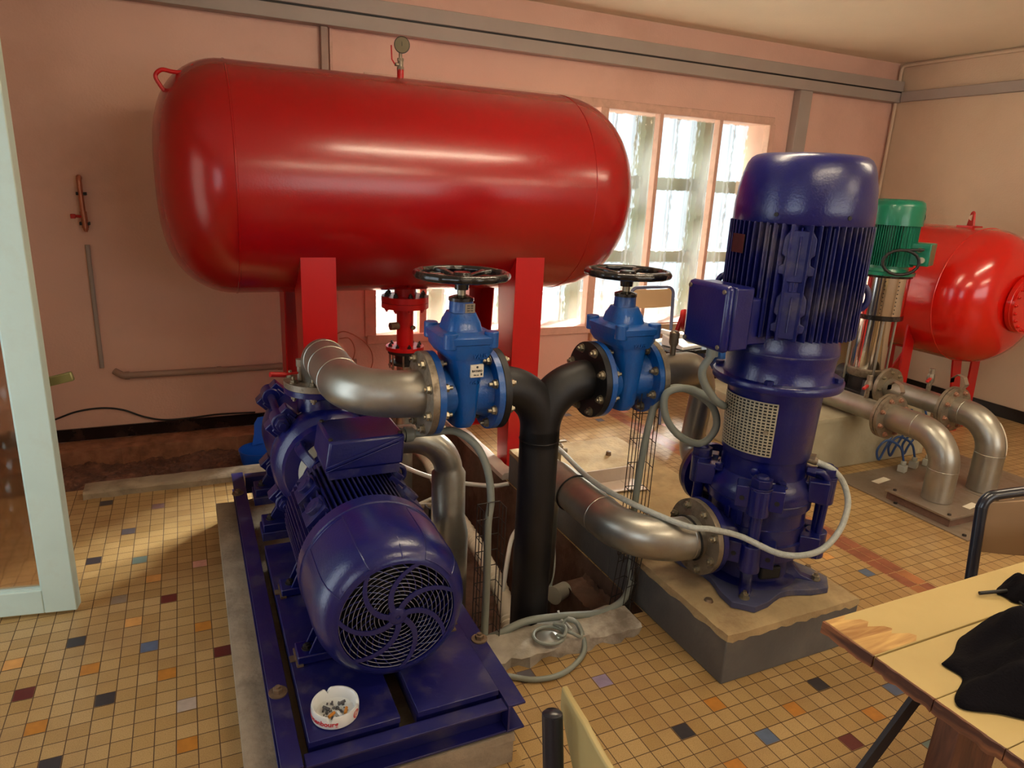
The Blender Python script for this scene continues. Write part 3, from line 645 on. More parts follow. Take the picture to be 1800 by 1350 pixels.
for k in range(4):
    a = PI/4+k*PI/2+.25; b = B(); b.cyl((GX+.118*math.cos(a), GY+.118*math.sin(a), GZ+.10), (GX+.118*math.cos(a), GY+.118*math.sin(a), .80), .007, seg=8); part('tie_rod', b, M_steel, gp)
b = B(); b.lathe((GX, GY, .785), (0, 0, 1), [(0, .1), (.005, .143), (.03, .143), (.034, .138)], 56); part('black_collar', b, M_blackgloss, gp)
b = B(); b.cyl((GX, GY, .815), (GX, GY, 1.035), .139, seg=64); sl = part('lantern_guard', b, M_chrome, gp)
for a in (3.9, 4.45):
    b = B()
    for k in range(9): p = Vector((GX+(.1388)*math.cos(a), GY+(.1388)*math.sin(a), .835+k*.0225)); b.cyl(p, p+Vector((math.cos(a), math.sin(a), 0))*.001, .0035, seg=8)
    part('vent_holes', b, M_rubber, sl)
b = B(); b.lathe((GX, GY, 1.035), (0, 0, 1), [(0, .15), (.012, .152), (.013, .145)], 56); part('seal_ring', b, M_blackgloss, gp)
b = B(); b.lathe((GX, GY, 1.048), (0, 0, 1), [(0, .158), (.018, .158), (.02, .125), (.05, .112)], 56)
mo = part('motor_flange', b, M_green, gp)
def fins(b, o, ax, length, Rin, Rout, n_side, th, e1, e2, quads=(0, 1, 2, 3), span=.72, t0=0):
    """parallel cooling fins in the four quadrants round a motor; e1, e2 span the plane across the axis"""
    o = Vector(o); ax = Vector(ax).normalized(); e1 = Vector(e1).normalized(); e2 = Vector(e2).normalized()
    for q in quads:
        d = (e1, e2, -e1, -e2)[q]; s = (e2, -e1, -e2, e1)[q]
        for k in range(n_side):
            f = -span+2*span*k/(n_side-1); x = f*Rout
            h1 = math.sqrt(max(Rout**2-x*x, 0)); h0 = math.sqrt(max(Rin**2-x*x, 0)) if abs(x) < Rin else 0
            if abs(f) > .62: h1 *= .98
            if h1-h0 < .004: continue
            p = [o+d*(h0*.9)+s*(x-th/2), o+d*h1+s*(x-th/2), o+d*h1+s*(x+th/2), o+d*(h0*.9)+s*(x+th/2)]
            b.rings([[v+ax*t0 for v in p], [v+ax*(t0+length) for v in p]])
    return b
b = B(); b.cyl((GX, GY, 1.07), (GX, GY, 1.33), .118, seg=48); c_, s_ = math.cos(.5), math.sin(.5)
fins(b, (GX, GY, 1.10), (0, 0, 1), .23, .118, .138, 17, .003, (c_, s_, 0), (-s_, c_, 0))
part('finned_housing', b, M_green, mo)
b = B(); b.lathe((GX, GY, 1.325), (0, 0, 1), [(0, .147), (.10, .146), (.125, .139), (.138, .122), (.142, .08), (.143, 0)], 56, caps=False); part('fan_cowl', b, M_green, mo)
e = Vector((math.cos(-1.15), math.sin(-1.15), 0)); s = Vector((-e.y, e.x, 0)); Rm = Matrix((e, s, Vector((0, 0, 1)))).transposed()
b = B(); b.box(Vector((GX, GY, 1.175))+e*.172+s*.02, (.10, .14, .125), R=Rm); tb = part('terminal_box', b, M_green, mo, bevel=.006)
b = B(); p = Vector((GX, GY, 1.20))+e*.17-s*.05; b.cyl(p, p-s*.03, .013); b.cyl(p-s*.03, p-s*.05, .009); part('cable_gland', b, M_brass, tb)
b = B(); p = Vector((GX, GY, 1.145))+e*.185-s*.05; b.cyl(p, p-s*.025, .017); part('cable_gland', b, M_plastgrey, tb)
b = B(); b.box(Vector((GX, GY, 1.375))+Vector((.72, -.69, 0)).normalized()*.1475, (.001, .075, .026), rz=math.atan2(-.69, .72)); part('sticker', b, M_label, mo)
b = B(); b.box(Vector((GX, GY, 1.285))+Vector((.9, -.35, 0)).normalized()*.139, (.002, .05, .034), rz=math.atan2(-.35, .9)); part('nameplate', b, M_darkiron, mo)
# black cable loop hung on the green pump
c = Vector((GX-.09, GY-.155, 1.13)); pts = []
for k in range(18):
    a = 2*PI*k/18; pts.append(c+Vector((.075*math.cos(a), -.055*math.cos(a), .068*math.sin(a))))
b = B(); b.tube(pts, .0085, 10, closed=True); b.tube(catmull([pts[4]+Vector((0, 0, .002)), c+Vector((.08, -.06, .075)), Vector((GX, GY, 1.20))+e*.17-s*.10], 8), .0075, 10)
solo('cable_loop', b, M_blackcab, 'black cable coiled in a ring against the green pump motor', 'cable')

# ------------------------------------------------------------------ stainless suction pipes of the right-hand pumps
def run_pipe(name, label, x, z, yfl, y0, far, group=None, plate_z=.06):
    t = thing(name, label, 'pipe', (x, 1.95, plate_z))
    b = B(); b.tube(bend([(x, 1.95, plate_z), (x, 1.95, z), (x, yfl-.02, z)], .16, 14), .068, 36); part('elbow', b, M_steel, t)
    b = B(); b.lathe((x, 1.95, z-.165), (0, 0, 1), [(0, .0683), (.002, .0695), (.004, .0683)], 40, caps=False); part('weld_seam', b, M_steel, t)
    b = B(); b.lathe((x, 2.115, z), (0, 1, 0), [(0, .0683), (.002, .0695), (.004, .0683)], 40, caps=False); part('weld_seam', b, M_steel, t)
    b = B(); b.lathe((x, yfl-.024, z), (0, 1, 0), [(0, .07), (.004, .118), (.022, .118)], 52); f = part('near_flange', b, M_steelfl, t)
    bolts(f, (x, yfl-.022, z), (0, -1, 0), .096, 8, mat('copper_coloured_bolt', (176, 134, 112), .4, metal=.6) if 'copper_coloured_bolt' not in bpy.data.materials else bpy.data.materials['copper_coloured_bolt'], .011, .009, phase=.5)
    b = B(); b.lathe((x, yfl-.002, z), (0, 1, 0), [(0, .114), (.004, .114)], 52); part('gasket', b, M_rubber, t)
    b = B(); b.lathe((x, yfl+.002, z), (0, 1, 0), [(0, .118), (.018, .118), (.02, .06)], 52); part('far_flange', b, M_steelfl, t)
    b = B(); b.tube(far, .056, 36); part('straight_pipe', b, M_steel, t)
    # small lever ball valve on the pipe
    vy = yfl+.15
    b = B(); b.cyl((x, vy, z+.05), (x, vy, z+.10), .012); b.lathe((x, vy, z+.10), (0, 0, 1), [(0, .017), (.012, .02), (.035, .02), (.05, .016)], 20); b.cyl((x, vy, z+.15), (x, vy, z+.18), .014); va = part('ball_valve', b, M_steelfl, t)
    b = B(); b.box((x-.06, vy-.03, z+.128), (.085, .016, .014), rz=.45); part('lever', b, M_redplast, va, bevel=.004)
    # flat strap clip on the flange
    b = B(); a0 = [(.10, .10), (.12, .13), (.10, .165), (.06, .175), (.03, .15), (.03, .125)]
    pts = [Vector((x+.04, yfl+.03-.9*(p[0]-.06), z+p[1])) for p in a0]
    for i in range(len(pts)-1):
        q0, q1 = pts[i], pts[i+1]; w = Vector((.016, 0, 0)); b.rings([[q0-w, q0+w, q0+w+Vector((0, 0, .003)), q0-w+Vector((0, 0, .003))], [q1-w, q1+w, q1+w+Vector((0, 0, .003)), q1-w+Vector((0, 0, .003))]])
    part('earthing_strap', b, M_plate, f)
    return t
p1 = run_pipe('suction_pipe', 'nearer stainless elbow pipe rising from the floor plate, left of its twin', 3.27, .375, 2.285, 2.0, bend([(3.27, 2.30, .375), (3.27, 2.95, .375), (3.05, 3.15, .375)], .1), plate_z=.056)
p2 = run_pipe('suction_pipe', 'further stainless elbow pipe feeding the green pump, right of its twin', 3.62, .415, 2.185, 2.0, [(3.62, 2.20, .415), (3.64, 2.585, .415)], plate_z=.056)
b = B(); b.lathe((3.642, 2.575, .415), (0, 1, 0), [(0, .058), (.002, .115), (.022, .115)], 48); f = part('pump_flange', b, M_steelfl, p2); bolts(f, (3.642, 2.577, .415), (0, -1, 0), .09, 8, M_bolt, .010, .009)
n_ = Vector((.35, -.85, .4)).normalized(); 
b = B(); b.prism([(-.012, -.07), (.014, -.07), (.014, .05), (0, .07), (-.012, .05)], (3.655, 1.90, .36), (.93, .36, 0), (0, .18, .98), (.0, -.002, 0)) if 0 else None
for pp, xx, zz in ((p2, 3.62, .415),):
    b = B(); G = []
    for i in range(9):
        row = []
        for k in range(5):
            ph = math.radians(2+42*i/8); ps = math.radians(8+20*k/4); q = Vector((xx, 1.95+.16, zz-.16))+Vector((0, -math.cos(ph), math.sin(ph)))*(.16+.0690*math.cos(ps))+Vector((.0690*math.sin(ps), 0, 0)); row.append(b.bm.verts.new(q))
        G.append(row)
    for i in range(8):
        for k in range(4): b.face([G[i][k], G[i+1][k], G[i+1][k+1], G[i][k+1]])
    part('paper_sticker', b, M_label, pp)
# floor plates
t = thing('floor_plate', 'large flat steel cover plate on the tiles below the two elbow pipes', 'steel plate', (3.5, 2.0, 0))
b = B(); b.bb(3.09, 4.15, 1.665, 2.405, .001, .006); part('plate', b, M_plate, t)
for x, y in ((3.12, 2.37), (3.12, 1.70), (3.12, 2.05), (3.55, 1.70), (3.6, 2.37)):
    b = B(); b.hexbolt((x, y, .006), (0, 0, 1), .010, .007); part('plate_bolt', b, M_boltdark, t)
for i, (x0, x1, lab) in enumerate(((3.125, 3.52, 'raised steel plate at the foot of the nearer elbow pipe'), (3.525, 3.92, 'raised steel plate at the foot of the further elbow pipe'))):
    t = thing('raised_plate', lab, 'steel plate', ((x0+x1)/2, 1.95, .006))
    y0, y1 = (1.775, 2.12) if i == 0 else (1.80, 2.16)
    b = B(); b.bb(x0+.008, x1-.008, y0+.008, y1-.008, .006, .044); part('packing_frame', b, M_pitwall, t)
    b = B(); b.bb(x0, x1, y0, y1, .044, .054); part('plate', b, M_plate, t, bevel=.001)
    for sx, sy in ((x0+.03, y0+.03), (x1-.03, y0+.03), (x0+.03, y1-.03), (x1-.03, y1-.03)):
        b = B(); b.hexbolt((sx, sy, .054), (0, 0, 1), .009, .006); part('plate_bolt', b, M_boltdark, t)
for x, y, lab in ((3.34, 1.83, 'white paper label in front of the nearer elbow pipe'), (3.70, 1.845, 'white paper label in front of the further elbow pipe'), (3.16, 2.26, None)):
    pass
b = B(); b.box((3.36, 1.835, .0548), (.095, .035, .0008), rz=.15); solo('paper_label', b, M_label, 'white paper label stuck in front of the nearer elbow pipe', 'label')
b = B(); b.box((3.70, 1.845, .0548), (.095, .035, .0008), rz=.35); solo('paper_label', b, M_label, 'white paper label stuck in front of the further elbow pipe', 'label')
b = B(); b.box((3.31, 2.28, .0064), (.12, .04, .0008), rz=.15); solo('paper_label', b, M_label, 'white paper label on the flat floor plate near the cable plugs', 'label')
# cable plugs with blue leads
for k, (x, y) in enumerate(((3.60, 2.33), (3.72, 2.35), (3.83, 2.345))):
    x -= .06
    t = thing('cable_plug', ('leftmost of three grey cable plugs on the floor plate', 'middle one of three grey cable plugs on the floor plate', 'rightmost of three grey cable plugs on the floor plate')[k], 'cable gland', (x, y, .006), 'cable plugs on the floor plate')
    b = B(); b.box((x, y, .026), (.042, .042, .04), rz=.3); b.cyl((x, y, .046), (x, y, .07), .014, seg=12); part('plug_body', b, M_plastgrey, t, bevel=.004)
    b = B(); b.tube(catmull([(x, y, .065), (x-.01, y+.03, .14), (x-.06, y+.08, .17), (x-.12, y+.085, .12), (x-.10, y+.08, .06), (x-.04, y+.10, .10), (x+.05+.02*k, y+.12, .22), (x+.10, y+.145, .30)], 8), .0065, 8); part('blue_lead', b, M_bluecab, t)
# ------------------------------------------------------------------ steel base frame of the horizontal pump
ft = thing('base_frame', 'blue steel channel frame carrying the horizontal pump and its motor', 'steel frame', (.4, 2.1, .098))
def channel_x(b, x0, x1, y, z0, z1, fl, th=.006):      # runs along X, open towards -Y
    b.bb(x0, x1, y-fl, y, z1-th, z1); b.bb(x0, x1, y-fl, y, z0, z0+th); b.bb(x0, x1, y-th, y, z0+th, z1-th)
def channel_y(b, y0, y1, x, z0, z1, fl, s, th=.006):    # runs along Y, open towards s*X
    b.bb(min(x, x+s*fl), max(x, x+s*fl), y0, y1, z1-th, z1); b.bb(min(x, x+s*fl), max(x, x+s*fl), y0, y1, z0, z0+th); b.bb(min(x, x+s*th), max(x, x+s*th), y0, y1, z0+th, z1-th)
b = B(); channel_y(b, 1.303, 3.02, .152, .102, .183, .047, -1); part('left_rail', b, M_frame, ft, bevel=.001)
b = B(); channel_y(b, 1.303, 3.02, .653, .102, .183, .048, 1); part('right_rail', b, M_frame, ft, bevel=.001)
b = B(); channel_x(b, .158, .652, 1.345, .102, .176, .040); part('front_rail', b, M_frame, ft, bevel=.001)
b = B(); b.bb(.158, .652, 2.97, 2.976, .102, .176); b.bb(.158, .652, 2.976, 3.015, .17, .176); part('rear_rail', b, M_frame, ft)
b = B(); b.bb(.171, .386, 1.348, 2.30, .184, .200); part('mounting_plate', b, M_frame, ft, bevel=.0015)
b = B(); b.bb(.430, .645, 1.348, 2.30, .184, .200); part('mounting_plate', b, M_frame, ft, bevel=.0015)
b = B(); b.bb(.171, .645, 2.36, 2.46, .184, .215); b.bb(.171, .645, 2.66, 2.78, .184, .215); part('pump_seat', b, M_frame, ft, bevel=.0015)
b = B(); b.bb(.171, .386, 1.360, 2.30, .15, .184); b.bb(.430, .645, 1.360, 2.30, .15, .184); part('inner_web', b, M_frame, ft)
for x, y in ((.128, 1.56), (.684, 1.577), (.118, 2.80), (.684, 2.80)):
    b = B(); b.washer((x, y, .183), (0, 0, 1), .023, .004); w = part('washer', b, M_rust, ft)
    b = B(); b.hexbolt((x, y, .187), (0, 0, 1), .013, .011, .006); part('anchor_nut', b, M_rust, w)
# ------------------------------------------------------------------ horizontal motor
MX, MZ = .405, .415
hm = thing('electric_motor', 'dark blue motor lying flat with its round fan grille towards the camera', 'motor', (MX, 1.8, .2))
b = B(); b.lathe((MX, 1.70, MZ), (0, 1, 0), [(0, .150), (.36, .150), (.362, .175), (.385, .178), (.40, .13)], 56); hs = part('motor_housing', b, M_navydusty, hm)
b = B(); fins(b, (MX, 1.70, MZ), (0, 1, 0), .36, .150, .188, 17, .004, (0, 0, 1), (1, 0, 0), span=.60)
part('cooling_fins', b, M_navydusty, hs)
# bosses on the shoulders
for sx, sz in ((-1, 1), (1, 1), (-1, -1), (1, -1)):
    d = Vector((sx, 0, sz)).normalized(); s = Vector((-d.z, 0, d.x))
    Rm = Matrix((d, Vector((0, 1, 0)), s)).transposed()
    for y in (1.80, 1.95):
        b = B(); c = Vector((MX, y, MZ)); b.box(c+d*.165, (.065, .085, .075), R=Rm); b.cyl(c+d*.165+s*.010*sx, c+d*.212+s*.010*sx, .026, seg=24); b.cyl(c+d*.212+s*.010*sx, c+d*.2135+s*.010*sx, .014, seg=20)
        part('cast_boss', b, M_navydusty, hs, bevel=.004)
    b = B(); c = Vector((MX, 1.875, MZ)); b.box(c+d*.155, (.02, .34, .10), R=Rm); b.box(c+d*.17, (.03, .30, .008), R=Rm); part('cast_rib', b, M_navydusty, hs, bevel=.002)
b = B(); pts = [Vector((MX+.150+.024*math.cos(a), 1.985, MZ+.135+.026*math.sin(a))) for a in [2*PI*k/16 for k in range(16)]]
b.tube(pts, .008, 8, closed=True); part('lifting_eye', b, M_navydusty, hs)
for sx in (-1, 1):
    for y in (1.655, 1.99):
        b = B(); b.bb(min(MX+sx*.11, MX+sx*.218), max(MX+sx*.11, MX+sx*.218), y-.035, y+.035, .201, .226); b.prism([(0, 0), (.06, 0), (.015, .10), (0, .10)], (MX+sx*.13, y-.028, .224), (sx, 0, 0), (0, 0, 1), (0, .008, 0)); b.prism([(0, 0), (.06, 0), (.015, .10), (0, .10)], (MX+sx*.13, y+.02, .224), (sx, 0, 0), (0, 0, 1), (0, .008, 0))
        fo = part('motor_foot', b, M_navy, hm, bevel=.003)
        b = B(); b.washer((MX+sx*.19, y, .226), (0, 0, 1), .014); b.hexbolt((MX+sx*.19, y, .228), (0, 0, 1), .011, .009, .004); part('foot_bolt', b, M_boltdark, fo)
        b = B(); b.bb(min(MX+sx*.205, MX+sx*.222), max(MX+sx*.205, MX+sx*.222), y-.04, y+.04, .2005, .206); b.bb(min(MX+sx*.22, MX+sx*.236), max(MX+sx*.22, MX+sx*.236), y-.012, y+.012, .2005, .204); part('shim', b, M_rust, fo)
# fan cowl: drum with rounded nose, pressed panels
b = B(); b.lathe((MX, 1.725, MZ), (0, -1, 0), [(0, .199), (.045, .2), (.047, .1965), (.18, .1955), (.215, .193), (.245, .186), (.268, .174), (.283, .159), (.286, .149), (.2861, .1455), (.27, .1455)], 96, caps=False)
cw = part('fan_cowl', b, M_navy, hm, smooth=50)
for a0, a1 in ((2.02, 2.62), (.55, 1.12)):                       # raised panel outlines on the nose
    b = B()
    def nose(a, t):
        prof = [(.06, .1965), (.18, .1960), (.215, .1935), (.245, .1865), (.268, .1745), (.283, .1595)]
        k = t*(len(prof)-1); i = min(int(k), len(prof)-2); u = k-i; ax_, r = prof[i][0]*(1-u)+prof[i+1][0]*u, prof[i][1]*(1-u)+prof[i+1][1]*u
        return Vector((MX+r*math.cos(a), 1.725-ax_, MZ+r*math.sin(a)))
    ln = [nose(a0, t/8) for t in range(9)]+[nose(a0+(a1-a0)*t/8, 1) for t in range(1, 9)]+[nose(a1, 1-t/8) for t in range(1, 9)]+[nose(a1+(a0-a1)*t/8, 0) for t in range(1, 8)]
    b.tube(ln, .0016, 6, closed=True); part('pressed_panel', b, M_navy, cw)
b = B(); b.tube([nose(1.50, t/4) for t in (2, 3, 4)], .0014, 6); part('pressed_line', b, M_navy, cw)
for a in (1.05, 2.1, 3.4, 5.6):
    b = B(); p = Vector((MX+.192*math.cos(a), 1.708, MZ+.192*math.sin(a))); b.cyl(p, p+(p-Vector((MX, 1.708, MZ))).normalized()*.004, .005, seg=10); part('cowl_screw', b, M_rubber, cw)
# grille: rings, swirling ribs and hub over a dark fan
gy = 1.725-.286+.006
b = B()
for k in range(11):
    r = .036+k*.0107; b.tube([(MX+r*math.cos(2*PI*j/60), gy, MZ+r*math.sin(2*PI*j/60)) for j in range(60)], .0011, 6, closed=True)
part('grille_rings', b, mat('scuffed_grille_wire', (120, 118, 130), .45, metal=.3, var=.4, scale=60), cw)
b = B(); ri = []
def swirl(a, r): return a+1.05*((r-.02)/.125)**1.0
for k in range(28):
    a = 2*PI*k/28; b.tube([(MX+r*math.cos(swirl(a, r)), gy+.0015, MZ+r*math.sin(swirl(a, r))) for r in [.06+.085*t/9 for t in range(10)]], .0015, 6)
part('swirl_wires', b, M_navy, cw)
for k in range(7):
    a = 2*PI*k/7+.35; b = B(); R_ = []
    for t in range(13):
        r = .016+.131*t/12; an = a-.95*(t/12)**1.1; w = .0075
        d = Vector((math.cos(an), 0, math.sin(an))); n2 = Vector((-d.z, 0, d.x)); c = Vector((MX, gy-.002, MZ))+d*r
        R_.append([c-n2*w, c+n2*w, c+n2*w+Vector((0, -.003, 0)), c-n2*w+Vector((0, -.003, 0))])
    b.rings(R_); part('grille_rib', b, M_navy, cw)
b = B(); b.lathe((MX, gy+.002, MZ), (0, -1, 0), [(0, .024), (.006, .024), (.009, .018), (.0092, .006), (.006, .005)], 32); part('grille_hub', b, M_navy, cw)
b = B(); b.lathe((MX, 1.60, MZ), (0, -1, 0), [(0, .14), (.01, .14), (.03, .05)], 40)
for k in range(8):
    a = 2*PI*k/8; d = Vector((math.cos(a), 0, math.sin(a))); s = Vector((-d.z, 0, d.x)); b.prism([(.03, 0), (.135, 0), (.135, .07), (.03, .05)], (MX, 1.60, MZ), d, (0, -1, 0), s*.003)
part('cooling_fan', b, M_rubber, hm)
# terminal box with slanting lid seam
b = B(); P8 = [(.315, 1.885, .625), (.545, 1.885, .625), (.552, 1.885, .718), (.33, 1.885, .716)]
Q8 = [(.315, 2.09, .625), (.545, 2.09, .625), (.552, 2.09, .718), (.33, 2.09, .716)]
b.rings([P8, Q8]); tb = part('terminal_box', b, M_navy, hm, bevel=.008)
b = B(); b.rings([[(.325, 1.886, .60), (.535, 1.886, .60), (.535, 2.085, .60), (.325, 2.085, .60)], [(.325, 1.886, .627), (.535, 1.886, .627), (.535, 2.085, .627), (.325, 2.085, .627)]]); part('box_neck', b, M_navydusty, tb)
b = B(); b.prism([(0, 0), (.232, .074), (.232, .084), (0, .010)], (.316, 1.881, .631), (1, 0, 0), (0, 0, 1), (0, .006, 0)); b.prism([(0, 0), (.215, .069), (.215, .073), (0, .004)], (.316, 1.878, .626), (1, 0, 0), (0, 0, 1), (0, .008, 0)); part('lid_seam', b, M_navy, tb, bevel=.0015)
for p in ((.335, 1.90, .7165), (.54, 1.90, .7185), (.34, 2.07, .7165), (.54, 2.07, .7185)):
    b = B(); b.hexbolt(p, (0, 0, 1), .007, .005); part('lid_screw', b, M_boltdark, tb)
b = B(); b.lathe((.549, 1.955, .69), (1, 0, 0), [(0, .023), (.012, .023), (.014, .019), (.02, .019), (.021, .025), (.045, .024), (.055, .013)], 20); part('cable_gland', b, M_cable, tb)

# ------------------------------------------------------------------ horizontal pump behind the motor
PX, PZ = .405, .468
hp = thing('horizontal_pump', 'dark blue pump with heavy tie-bolt lugs, lying behind the flat motor', 'pump', (PX, 2.5, .215))
b = B(); b.lathe((PX, 2.10, PZ), (0, 1, 0), [(0, .13), (.05, .125), (.06, .115), (.16, .115), (.17, .16), (.20, .165)], 48); ln = part('lantern', b, M_navy, hp)
b = B(); b.lathe((PX, 2.158, PZ), (0, 1, 0), [(0, .1165), (.10, .1165)], 48); part('coupling_guard', b, M_plastgrey, ln)
for k in range(4):
    a = PI/4+k*PI/2; d = Vector((math.cos(a), 0, math.sin(a))); s = Vector((-d.z, 0, d.x))
    b = B(); pts = []
    R_ = []
    for t in range(9):
        u = t/8; rr = .128+.045*math.sin(PI*u)**.8; c = Vector((PX, 2.11+.19*u, PZ))+d*rr; w = .016
        R_.append([c-s*w-d*.02, c+s*w-d*.02, c+s*w, c-s*w])
    b.rings(R_); part('lantern_arm', b, M_navy, ln, bevel=.004)
b = B(); b.lathe((PX, 2.29, PZ), (0, 1, 0), [(0, .150), (.03, .182), (.05, .190), (.11, .190), (.13, .178), (.34, .178), (.36, .188), (.44, .188), (.47, .15), (.55, .10), (.60, .08)], 56); cs = part('pump_casing', b, M_navy, hp)
b = B(); b.lathe((PX, 2.405, PZ), (0, 1, 0), [(-.004, .1885), (-.002, .192), (.002, .192), (.004, .1885)], 56, caps=False); part('casing_rim', b, M_navy, cs)
for sx in (-1, 1):
    for sz in (-1, 1):
        d = Vector((sx, 0, sz)).normalized(); s = Vector((-d.z, 0, d.x)); Rm = Matrix((d, Vector((0, 1, 0)), s)).transposed(); c0 = Vector((PX, 0, PZ))+d*.213
        for y in (2.37, 2.68):
            b = B(); b.cyl(c0+Vector((0, y, 0)), c0+Vector((0, y+.075, 0)), .034, seg=24); b.box(c0+Vector((0, y+.0375, 0))-d*.03, (.07, .072, .085), R=Rm); b.box(c0+Vector((0, y+.0375, 0))+s*.036, (.05, .06, .036), R=Rm); b.box(c0+Vector((0, y+.0375, 0))-s*.036, (.05, .06, .036), R=Rm)
            part('tie_lug', b, M_navy, cs, bevel=.004)
        b = B(); b.cyl(c0+Vector((0, 2.35, 0)), c0+Vector((0, 2.77, 0)), .014, seg=14); tr_ = part('tie_bolt', b, M_navydusty, cs)
        b = B(); b.lathe(c0+Vector((0, 2.37, 0)), (0, -1, 0), [(0, .030), (.004, .030)], 28); b.hexbolt(c0+Vector((0, 2.366, 0)), (0, -1, 0), .025, .022, .012); part('tie_nut', b, M_navy, tr_, bevel=.001)
b = B(); b.cyl((.24, 2.415, .50), (.24, 2.395, .50), .016, seg=16)
for x, z in ((.262, .52), (.30, .585)): b.hexbolt((x, 2.335, z), (0, -1, 0), .013, .012, .008)
part('casing_screw', b, M_navydusty, cs)
# curved equalising pipe on the near left of the casing
b = B(); b.tube(catmull([(.33, 2.315, .60), (.285, 2.30, .56), (.262, 2.295, .48), (.266, 2.295, .40), (.31, 2.31, .33)], 7), .013, 12); part('balance_pipe', b, M_navy, hp)
b = B(); b.lathe((.40, 2.44, .59), (0, 0, 1), [(0, .13), (.04, .085), (.10, .075), (.118, .085), (.1181, .125), (.138, .125)], 48); dn = part('discharge_nozzle', b, M_navy, hp)
bolts(dn, (.40, 2.44, .707), (0, 0, -1), .105, 8, M_bolt, .012, .011, .5, name='flange_nut')
b = B(); b.lathe((.50, 2.52, .46), (1, 0, 0), [(0, .085), (.11, .08), (.1101, .125), (.13, .125)], 44); part('suction_nozzle', b, M_navy, hp)
for sx in (-1, 1):
    for y in (2.41, 2.72):
        b = B(); b.bb(min(PX+sx*.10, PX+sx*.228), max(PX+sx*.10, PX+sx*.228), y-.045, y+.045, .215, .245); b.prism([(0, 0), (.10, 0), (.03, .11), (0, .11)], (PX+sx*.11, y-.01, .243), (sx, 0, 0), (0, 0, 1), (0, .02, 0))
        fo = part('pump_foot', b, M_navydusty, hp, bevel=.003)
        b = B(); b.washer((PX+sx*.20, y, .245), (0, 0, 1), .016); b.hexbolt((PX+sx*.20, y, .248), (0, 0, 1), .012, .01, .006); part('foot_bolt', b, M_boltdark, fo)
b = B(); b.cyl((.50, 2.44, .60), (.58, 2.42, .63), .028, seg=20); b.box((.56, 2.45, .61), (.10, .07, .03), rz=.3); b.hexbolt((.55, 2.42, .635), (0, -.6, .8), .014, .01); part('lifting_lug', b, M_navy, hp, bevel=.004)

# stainless discharge elbow: up, towards the camera, then right to the left valve
VY, VZ = 1.88, .843
t = thing('discharge_pipe', 'thick stainless double elbow from the horizontal pump to the left blue valve', 'pipe', (.40, 2.44, .73))
b = B(); b.tube(bend([(.40, 2.44, .742), (.40, 2.44, VZ), (.40, VY, VZ), (.60, VY, VZ)], [.10, .19], 18), .0698, 44); part('elbow_pipe', b, M_steel, t, smooth=60)
for p, a in (((.40, 2.335, VZ), (0, 1, 0)), ((.40, 2.24, VZ), (0, 1, 0)), ((.40, 2.08, VZ), (0, 1, 0))):
    b = B(); b.lathe(p, a, [(-.003, .0698), (-.0015, .0712), (.0015, .0712), (.003, .0698)], 44, caps=False); part('weld_seam', b, M_steel, t)
b = B(); b.lathe((.40, 2.44, .729), (0, 0, 1), [(0, .125), (.022, .125), (.023, .075)], 48); f = part('lower_flange', b, M_steelfl, t); bolts(f, (.40, 2.44, .751), (0, 0, 1), .105, 8, M_bolt, .012, .010, .5, shank=.012)
b = B(); b.lathe((.592, VY, VZ), (1, 0, 0), [(0, .072), (.003, .125), (.023, .125)], 52); f = part('end_flange', b, M_steelfl, t); bolts(f, (.594, VY, VZ), (-1, 0, 0), .105, 8, M_bolt, .012, .010, .5)
b = B(); p = Vector((.33, 2.42, .755)); b.cyl(p, p+Vector((0, 0, .05)), .011); b.cyl(p+Vector((0, 0, .05)), p+Vector((0, 0, .075)), .015, seg=6); bv = part('bleed_valve', b, M_steelfl, t)
b = B(); b.box((.295, 2.40, .785), (.05, .012, .006), rz=.3); b.cyl((.275, 2.39, .785), (.225, 2.37, .795), .009, seg=12); part('lever', b, M_redplast, bv)

